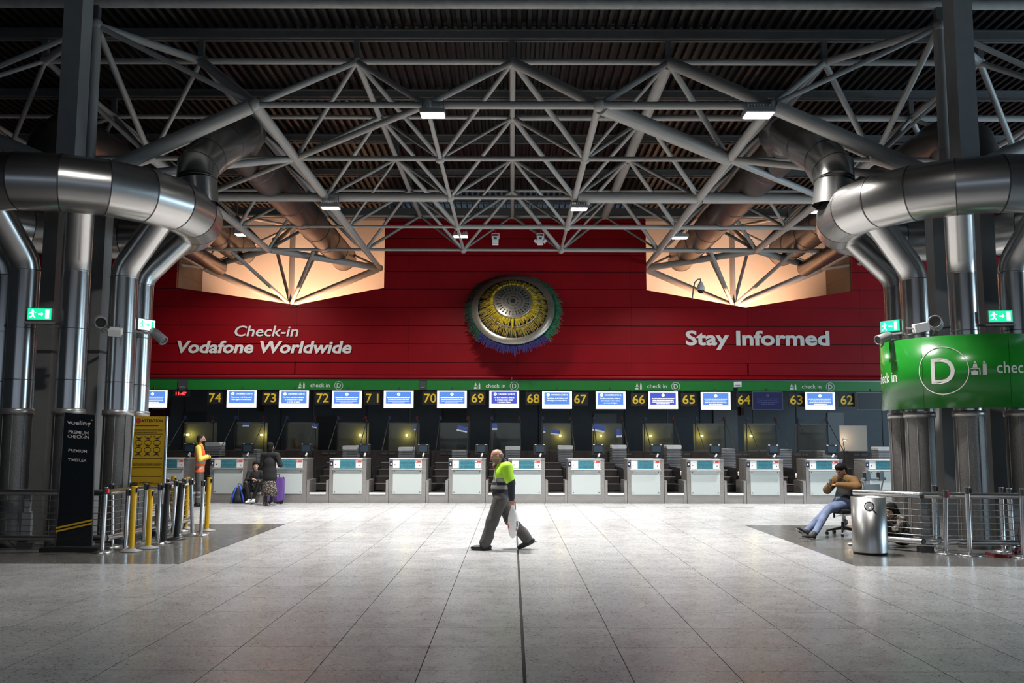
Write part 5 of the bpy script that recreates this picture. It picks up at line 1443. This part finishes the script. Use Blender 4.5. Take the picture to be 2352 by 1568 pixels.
def paint_man(c, mid, pi):
    z = c[:, 2]; x = c[:, 0]; out = mid.copy()
    tor = (mid == 1) | (mid == 2)
    arm = np.zeros(len(c), bool)
    for i, p in enumerate(pr):
        if p[0] == 'cap' and p[5] in (1, 2) and i >= 6: arm |= (pi == i)
    t = tor & ~arm
    out[t & (z > 1.155)] = 1; out[t & (z <= 1.155)] = 2; out[t & (z > 1.40)] = 2; out[(mid == 3) & (pi == 0) & (z > .845)] = 2
    out[t & (z > 1.085) & (z < 1.145)] = 5; out[t & (z > .975) & (z < 1.035)] = 5
    hd = (mid == 0) & (z > 1.36) & (z < 1.455) & (x < gp.x - .03); out[hd] = 6
    return out
body = sdf_object('body', pr, .0065, [m_skin, m_hivis, m_navyc, m_trous, m_eye, m_refl, m_stub], man, paint_man)
hair = [('ell', at(-.055, s * .052, .012), (.050, .030, .040), HR, 0, 0, .02) for s in (-1, 1)] + [('ell', at(-.082, 0, -.005), (.026, .055, .040), HR, 0, 0, .03)]
sdf_object('hair', hair, .007, [M('grey_stubble_hair', (.22, .16, .13), .7)], man)
shoe_object('shoe', FR(.25, .09, .10), FR(.165, .09, .012), FR(.455, .09, .012), [m_shoeb, m_black], man, .008, 1.18)
shoe_object('shoe', FR(-.43, -.09, .17), FR(-.535, -.09, .105), FR(-.325, -.09, .012), [m_shoeb, m_black], man, .008, 1.18)
MB().box(FR(.12, .02, 1.365), (.03, .05, .05), Matrix.Rotation(.4, 3, 'Y')).build('badge', m_white, man)
MB().box(FR(.12, .035, 1.325), (.03, .035, .04), Matrix.Rotation(.4, 3, 'Y')).build('red_badge', m_redlab, man)
b = MB(); b.path([FR(.10, .06, 1.30), FR(.095, .12, 1.20), FR(.08, .15, 1.10), FR(.07, .16, 1.04)], .004, 6); b.build('cord', m_white, man)
b = MB(); b.path([FR(.30, .13, .16), FR(.325, .08, .145), FR(.30, .04, .15)], .008, 6); b.build('trouser_clip', m_white, man)
b = MB(); b.path([FR(.125, .0, .80), FR(.16, .03, .66), FR(.205, .08, .50)], .008, 6); b.build('red_piping', m_redlab, man)
# his carrier bag
hb = FR(-.19, .235, .735); bag = top('plastic_bag', 'white plastic carrier bag hanging from the walking man\'s hand', 'bag', hb)
Rb = FR.basis()
m_bag = M('white_plastic_film', (.80, .80, .78), .35, bump=.9, bscale=16)
bp = [('ell', hb + Vector((.004, 0, -.36)), (.075, .055, .17), Rb, 0, 0, .05), ('ell', hb + Vector((.012, 0, -.25)), (.078, .045, .17), Rb, 0, 0, .05), ('cap', hb + Vector((-.035, 0, -.20)), hb + Vector((-.012, 0, .0)), .030, .010, 0, .03), ('cap', hb + Vector((.045, 0, -.20)), hb + Vector((.012, 0, .0)), .034, .010, 0, .03)]
sdf_object('bag_body', bp, .0075, [m_bag], bag)
MB().box(hb + Vector((-.068, -.03, -.34)), (.012, .03, .06)).build('red_print', m_redlab, bag)
MB().box(hb + Vector((.076, -.038, -.30)), (.016, .03, .09)).build('blue_print', m_bluestrap, bag)
MB().box(hb + Vector((.072, -.038, -.39)), (.016, .03, .05)).build('red_print', m_redlab, bag)

# --- man in orange vest, arms folded
gp = G(455, 1162); FO = Frame((gp.x, gp.y, 0), .15)
m_orange = M('orange_hi_vis', (.85, .13, .025), .6, emit=(.85, .11, .02), estr=.0, bump=.3, bscale=14); m_yshirt = M('yellow_shirt', (.80, .58, .10), .7, bump=.3, bscale=14)
p2 = top('person', 'bearded man in an orange safety vest with folded arms by the barrier posts', 'person', FO.o)
pr = [('ell', FO(0, 0, .95), (.125, .17, .14), FO.basis(), 0, 2, .05), ('ell', FO(.01, 0, 1.15), (.135, .175, .18), FO.basis(), 0, 1, .06), ('ell', FO(-.01, 0, 1.38), (.135, .19, .20), FO.basis(), 0, 1, .06),
      ('cap', FO(-.02, .14, 1.53), FO(-.02, -.14, 1.53), .075, .075, 1, .05), ('cap', FO(-.02, 0, 1.56), FO(0, 0, 1.62), .07, .06, 3, .02)]
limb(pr, FO(-.02, -.20, 1.52), FO(.05, -.27, 1.24), FO(.20, -.12, 1.30), .078, .066, .052, 3); limb(pr, FO(-.02, .20, 1.52), FO(.05, .27, 1.24), FO(.21, .10, 1.29), .078, .066, .052, 3)
pr += hand_prims(FO(.205, -.11, 1.31), FO.l + FO.f * .1, -FO.f, 0, .5, 1.0, 1); pr += hand_prims(FO(.22, .09, 1.29), -FO.l + FO.f * .1, -FO.f, 0, .5, 1.0, -1)
hp, HR, at = head_prims(FO(.02, 0, 1.745), FO.f, (0, 0, 1), 0, 4, 1.04, FO(-.01, 0, 1.60), .06, beard=5); pr += hp
limb(pr, FO(0, .09, .92), FO(.01, .11, .50), FO(-.02, .11, .12), .105, .078, .066, 2, .04); limb(pr, FO(0, -.09, .92), FO(.02, -.11, .50), FO(.0, -.11, .12), .105, .078, .066, 2, .04)
def paint_o(c, mid, pi):
    z = c[:, 2]; out = mid.copy(); t = (mid == 1) | ((mid == 2) & (z > .9))
    out[t] = 1; out[(mid == 1) & (z < .88)] = 2
    for z0 in (1.02, 1.16): out[t & (np.abs(z - z0) < .026)] = 6
    out[(mid == 2) & ((np.abs(z - .36) < .025) | (np.abs(z - .25) < .02))] = 6
    return out
sdf_object('body', pr, .009, [m_skin3, m_orange, m_trous, m_yshirt, m_eye, m_hair, m_refl], p2, paint_o)
hair = [('ell', at(-.025, 0, .05), (.098, .085, .085), HR, 0, 0, .03), ('ell', at(-.06, 0, .0), (.06, .078, .07), HR, 0, 0, .03)]
sdf_object('hair', hair, .009, [m_hairgrey], p2)
for s in (-1, 1): shoe_object('shoe', FO(-.01, s * .11, .10), FO(-.09, s * .11, .012), FO(.20, s * .13, .012), [m_shoeb, m_black], p2)

# --- woman in a black coat, seen from behind
gp = G(617, 1161); FW = Frame((gp.x, gp.y, 0), PI / 2 - .15)
m_coat = M('black_coat', (.006, .006, .007), .85, bump=.4, bscale=12)
p3 = top('person', 'woman in a long black coat and patterned skirt seen from behind', 'person', FW.o)
pr = [('ell', FW(0, 0, .90), (.14, .19, .20), FW.basis(), 0, 1, .06), ('ell', FW(0, 0, 1.12), (.135, .175, .20), FW.basis(), 0, 1, .06), ('cap', FW(-.01, .13, 1.35), FW(-.01, -.13, 1.35), .085, .085, 1, .05), ('cap', FW(0, 0, 1.36), FW(0, 0, 1.45), .08, .07, 1, .03),
      ('ell', FW(0, 0, .75), (.15, .205, .16), FW.basis(), 0, 1, .05)]
limb(pr, FW(-.01, .19, 1.34), FW(.03, .225, 1.08), FW(.16, .14, 1.02), .075, .066, .055, 1); limb(pr, FW(-.01, -.2, 1.34), FW(.0, -.29, 1.08), FW(.17, -.22, 1.10), .075, .066, .055, 1)
pr += hand_prims(FW(.165, .135, 1.02), FW.f, (0, 0, -1), 0, .5, 1, 1); pr += hand_prims(FW(.175, -.215, 1.10), FW.f, (0, 0, -1), 0, .5, 1, -1)
hp, HR, at = head_prims(FW(.02, 0, 1.555), FW.f, (0, 0, 1), 0, 2, .98, FW(0, 0, 1.42), .05); pr += hp
limb(pr, FW(0, .085, .70), FW(.0, .095, .40), FW(0, .10, .10), .08, .06, .052, 3); limb(pr, FW(0, -.085, .70), FW(0, -.095, .40), FW(0, -.10, .10), .08, .06, .052, 3)
sdf_object('body', pr, .009, [m_skin2, m_coat, m_eye, m_shoeb], p3)
sdf_object('hair', [('ell', at(-.03, 0, .045), (.105, .090, .090), HR, 0, 0, .03), ('ell', at(-.055, 0, -.06), (.062, .080, .10), HR, 0, 0, .04)], .009, [m_hair], p3)
m_skirt = M('patterned_skirt', (.22, .18, .14), .8)
_nt = m_skirt.node_tree; _v = _nt.nodes.new('ShaderNodeTexVoronoi'); _v.inputs['Scale'].default_value = 38; _tc = _nt.nodes.new('ShaderNodeTexCoord'); _nt.links.new(_tc.outputs['Object'], _v.inputs['Vector'])
_cr = _nt.nodes.new('ShaderNodeValToRGB'); _cr.color_ramp.elements[0].color = (.45, .38, .30, 1); _cr.color_ramp.elements[1].color = (.02, .016, .014, 1); _cr.color_ramp.elements[0].position = .2; _cr.color_ramp.elements[1].position = .5
_nt.links.new(_v.outputs['Distance'], _cr.inputs[0]); _nt.links.new(_cr.outputs[0], _nt.nodes['Principled BSDF'].inputs['Base Color'])
b = MB(); seg = 48; prof = [(.17, .66), (.185, .55), (.205, .40), (.215, .26), (.205, .26), (.16, .6)]
vs = []
for (r, z) in prof:
    for k in range(seg):
        a = 2 * PI * k / seg; rr = r * (1 + .05 * math.sin(a * 9) * (1 if z < .5 else .3)); q = FW(rr * .78 * math.cos(a), rr * math.sin(a), z); vs.append(q)
b.add(vs, [(i * seg + k, i * seg + (k + 1) % seg, (i + 1) * seg + (k + 1) % seg, (i + 1) * seg + k) for i in range(len(prof) - 1) for k in range(seg)], True); b.build('skirt', m_skirt, p3)
m_shoeg = M('grey_suede', (.16, .15, .14), .8)
for s in (-1, 1): shoe_object('shoe', FW(-.0, s * .10, .12), FW(-.08, s * .10, .012), FW(.17, s * .12, .012), [m_shoeg, m_solew], p3)

# --- woman sitting on the weighing belt
sx_ = desk_x(1) + DW + .24; FS = Frame((sx_, Y_D - .02, 0), -PI / 2 + .15)
m_blacktop = M('black_jersey', (.011, .011, .012), .8, bump=.3, bscale=14)
p4 = top('person', 'dark-haired woman in black sitting in the gap between two desks', 'person', FS.o)
pr = [('ell', FS(-.10, 0, .40), (.15, .19, .13), FS.basis(), 0, 1, .05), ('ell', FS(-.09, 0, .56), (.12, .16, .18), FS.basis(), 0, 1, .06), ('ell', FS(-.08, 0, .72), (.115, .165, .15), FS.basis(), 0, 1, .06), ('cap', FS(-.08, .13, .83), FS(-.08, -.13, .83), .066, .066, 1, .05)]
limb(pr, FS(-.07, .18, .82), FS(.06, .24, .60), FS(.22, .10, .62), .062, .054, .044, 1); limb(pr, FS(-.07, -.18, .82), FS(.08, -.22, .62), FS(.24, -.06, .66), .062, .054, .044, 1)
pr += hand_prims(FS(.225, .095, .62), -FS.l + FS.f * .4, (0, 0, -1), 0, .5, .95, -1); pr += hand_prims(FS(.245, -.055, .66), FS.l + FS.f * .3, (0, 0, -1), 0, .5, .95, 1)
hp, HR, at = head_prims(FS(-.04, 0, 1.01), FS.f + FS.l * .2 + Vector((0, 0, .08)), (0, 0, 1), 0, 3, .96, FS(-.07, 0, .86), .048); pr += hp
limb(pr, FS(-.05, .10, .40), FS(.38, .16, .58), FS(.36, .02, .16), .085, .066, .048, 2, .03); limb(pr, FS(-.05, -.10, .40), FS(.36, -.20, .55), FS(.34, -.10, .15), .085, .066, .048, 2, .03)
sdf_object('body', pr, .009, [m_skin2, m_blacktop, m_shoeb, m_eye], p4)
sdf_object('hair', [('ell', at(-.020, 0, .058), (.108, .090, .086), HR, 0, 0, .03), ('ell', at(-.07, 0, -.03), (.055, .075, .09), HR, 0, 0, .03)] + [('cap', at(.0, s * .072, .03), at(-.03, s * .066, -.08), .022, .02, 0, .02) for s in (-1, 1)], .009, [m_hair], p4)
shoe_object('shoe', FS(.36, .02, .12), FS(.30, .03, .03), FS(.54, -.03, .03), [m_white, m_solew], p4); shoe_object('shoe', FS(.34, -.10, .11), FS(.27, -.10, .02), FS(.50, -.16, .02), [m_white, m_solew], p4)

# --- office chair and the man slouched on it
cp = G(1937, 1228); ch = top('office_chair', 'black swivel office chair under the man with the phone', 'chair', cp)
MB().tube((0, 0, .09), (0, 0, .24), .032, seg=14).build('lift_sleeve', m_black, ch, world=False); MB().tube((0, 0, .24), (0, 0, .42), .022, seg=14).build('gas_lift', m_chrome, ch, world=False)
for k in range(5):
    a = 2 * PI * k / 5 + .55; u = Vector((math.cos(a), math.sin(a), 0))
    lg = MB().path([u * .03 + Vector((0, 0, .13)), u * .30 + Vector((0, 0, .085))], [.03, .018], 10).build('base_leg', m_black, ch, world=False)
    t = Vector((-u.y, u.x, 0)); cc = u * .30
    MB().path([cc + t * .022 + Vector((0, 0, .032)), cc - t * .022 + Vector((0, 0, .032))], .032, 14).build('caster', m_black, lg, world=False)
    MB().tube(cc + Vector((0, 0, .04)), cc + Vector((0, 0, .09)), .012, seg=8).build('caster_stem', m_black, lg, world=False)
FC = Frame((cp.x, cp.y, 0), PI + .42)
Rz = Matrix.Rotation(FC.yaw - PI / 2, 3, 'Z')
MB().rbox((0, 0, .455), (.46, .46, .08), .035, Rz, 4).build('seat', m_blackmat, ch, world=False)
MB().box((0, 0, .405), (.2, .2, .03), Rz).build('seat_plate', m_black, ch, world=False)
bk = FC(-.27, 0, .80) - FC.o
MB().rbox(bk, (.42, .06, .50), .08, Rz @ Matrix.Rotation(-.14, 3, 'X'), 4).build('backrest', m_blackmat, ch, world=False)
b = MB(); b.path([FC(-.12, 0, .41) - FC.o, FC(-.27, 0, .43) - FC.o, FC(-.30, 0, .75) - FC.o], .02, 8); b.build('back_bar', m_black, ch, world=False)
MB().box(FC(.06, -.16, .36) - FC.o, (.03, .03, .10)).build('lever', m_black, ch, world=False)
m_brownj = M('brown_jacket', (.15, .075, .018), .85, bump=.5, bscale=12); m_jeans = M('blue_jeans', (.115, .15, .25), .8, var=.25, vscale=7, bump=.3, bscale=40)
p5 = top('person', 'man in a brown jacket slouched on the office chair looking at a phone', 'person', FC.o)
lf, rf = G(1850, 1236), G(1868, 1241)     # heels out in front
pr = [('ell', FC(-.02, 0, .60), (.16, .185, .14), FC.basis(), 0, 2, .05), ('ell', FC(-.06, 0, .74), (.145, .18, .17), FC.basis(FC(-.12, 0, 1.) - FC(0, 0, .6)), 0, 3, .06), ('ell', FC(-.10, 0, .92), (.14, .19, .18), FC.basis(), 0, 3, .06), ('cap', FC(-.09, .15, 1.03), FC(-.09, -.15, 1.03), .082, .082, 1, .05),
      ('ell', FC(-.14, 0, .90), (.12, .19, .20), FC.basis(), 0, 1, .05), ('cap', FC(-.06, .07, 1.07), FC(-.06, -.07, 1.07), .06, .06, 1, .04)]
limb(pr, FC(-.09, .22, 1.02), FC(-.03, .37, .91), FC(.20, .12, .94), .085, .076, .055, 1); limb(pr, FC(-.09, -.22, 1.02), FC(.0, -.38, .82), FC(.22, -.06, .91), .085, .076, .055, 1)
pr += hand_prims(FC(.215, .10, .94), FC.f * .6 - FC.l * .8, Vector((0, 0, -1)) - FC.f * .3, 0, .6, 1, -1); pr += hand_prims(FC(.235, -.05, .91), FC.f * .6 + FC.l * .5 + Vector((0, 0, .3)), Vector((0, 0, 1)) - FC.f * .5, 0, .6, 1, 1)
hp, HR, at = head_prims(FC(.0, 0, 1.20), FC.f + Vector((0, 0, -.55)), (0, 0, 1), 0, 4, 1.02, FC(-.06, 0, 1.07), .058, beard=5); pr += hp
kl, kr = FC(.46, .14, .50), FC(.44, -.06, .50)
lk, rk = Vector((5.55, 16.62, .50)), Vector((5.66, 16.55, .52))
a1, a2 = lf + Vector((.04, .04, .13)), rf + Vector((.05, .04, .13))
lk = FC(0, .1, .58).lerp(a1, .47) + Vector((0, 0, .12)); rk = FC(0, -.1, .58).lerp(a2, .47) + Vector((0, 0, .12))
limb(pr, FC(.02, .10, .58), lk, a1, .098, .074, .056, 2, .03); limb(pr, FC(.02, -.10, .58), rk, a2, .098, .074, .056, 2, .03)
sdf_object('body', pr, .009, [m_skin, m_brownj, m_jeans, m_blackmat, m_eye, m_stub], p5)
sdf_object('hair', [('ell', at(-.02, 0, .055), (.108, .092, .088), HR, 0, 0, .03), ('ell', at(-.065, 0, .0), (.058, .084, .085), HR, 0, 0, .03), ('ell', at(.04, 0, .095), (.05, .07, .035), HR, 0, 0, .02)], .009, [m_hair], p5)
dfwd = Vector((-.85, -.5, 0)).normalized()
m_sneak = M('black_canvas', (.012, .012, .014), .7)
shoe_object('shoe', a1, lf + Vector((.02, 0, .03)), lf + dfwd * .20 + Vector((0, 0, .16)), [m_sneak, m_solew], p5, .008, 1.15); shoe_object('shoe', a2, rf + Vector((.02, 0, .015)), rf + Vector((-.22, -.14, .06)), [m_sneak, m_solew], p5, .008, 1.15)
ph = top('smartphone', 'dark smartphone held by the man on the office chair', 'phone', FC(.31, .02, .975))
Rp = Matrix.Rotation(FC.yaw - PI / 2, 3, 'Z') @ Matrix.Rotation(.5, 3, 'X')
MB().rbox((0, 0, 0), (.075, .009, .145), .01, Rp).build('phone_case', m_black, ph, world=False); MB().box(Rp @ Vector((0, -.006, 0)), (.066, .003, .13), Rp).build('phone_screen', m_grey, ph, world=False)

# --- person crouched behind the bin
gp = G(2062, 1254); FK = Frame((gp.x, gp.y, 0), PI + .25)
m_pat = M('patterned_jacket', (.05, .045, .04), .8)
_nt = m_pat.node_tree; _v = _nt.nodes.new('ShaderNodeTexNoise'); _v.inputs['Scale'].default_value = 22; _tc = _nt.nodes.new('ShaderNodeTexCoord'); _nt.links.new(_tc.outputs['Object'], _v.inputs['Vector'])
_cr = _nt.nodes.new('ShaderNodeValToRGB'); _cr.color_ramp.elements[0].color = (.012, .011, .010, 1); _cr.color_ramp.elements[1].color = (.28, .22, .15, 1); _cr.color_ramp.elements[0].position = .48; _cr.color_ramp.elements[1].position = .68
_nt.links.new(_v.outputs['Fac'], _cr.inputs[0]); _nt.links.new(_cr.outputs[0], _nt.nodes['Principled BSDF'].inputs['Base Color'])
p6 = top('person', 'dark-haired person in a patterned jacket sitting on the floor behind the bin', 'person', FK.o)
up6 = Vector((0, 0, 1)) + FK.f * .35
pr = [('ell', FK(-.10, 0, .14), (.16, .18, .13), FK.basis(), 0, 2, .05), ('ell', FK(-.07, 0, .32), (.13, .17, .20), FK.basis(up6), 0, 1, .06), ('cap', FK(.02, .13, .46), FK(.02, -.13, .46), .07, .07, 1, .05)]
limb(pr, FK(.02, .17, .45), FK(.17, .22, .28), FK(.33, .08, .30), .064, .055, .044, 1); limb(pr, FK(.02, -.17, .45), FK(.17, -.22, .28), FK(.33, -.08, .30), .064, .055, .044, 1)
pr += hand_prims(FK(.335, .075, .30), -FK.l + FK.f * .3, -FK.f, 0, .5, .95, -1); pr += hand_prims(FK(.335, -.075, .31), FK.l + FK.f * .3, -FK.f, 0, .5, .95, 1)
hp, HR, at = head_prims(FK(.10, 0, .60), FK.f + Vector((0, 0, -.5)), (0, 0, 1), 0, 3, .97, FK(.03, 0, .49), .05); pr += hp
limb(pr, FK(-.06, .10, .14), FK(.30, .12, .40), FK(.36, .10, .10), .085, .064, .05, 2); limb(pr, FK(-.06, -.10, .14), FK(.30, -.12, .40), FK(.36, -.10, .10), .085, .064, .05, 2)
sdf_object('body', pr, .009, [m_skin2, m_pat, m_blackmat, m_eye], p6)
sdf_object('hair', [('ell', at(-.02, 0, .045), (.100, .086, .085), HR, 0, 0, .03), ('ell', at(-.06, 0, -.06), (.06, .085, .13), HR, 0, 0, .04)] + [('cap', at(.0, s * .075, .03), at(.0, s * .07, -.16), .028, .03, 0, .02) for s in (-1, 1)], .009, [m_hair], p6)
for s in (-1, 1): shoe_object('shoe', FK(.36, s * .10, .10), FK(.29, s * .10, .012), FK(.54, s * .12, .012), [m_shoeb, m_black], p6)
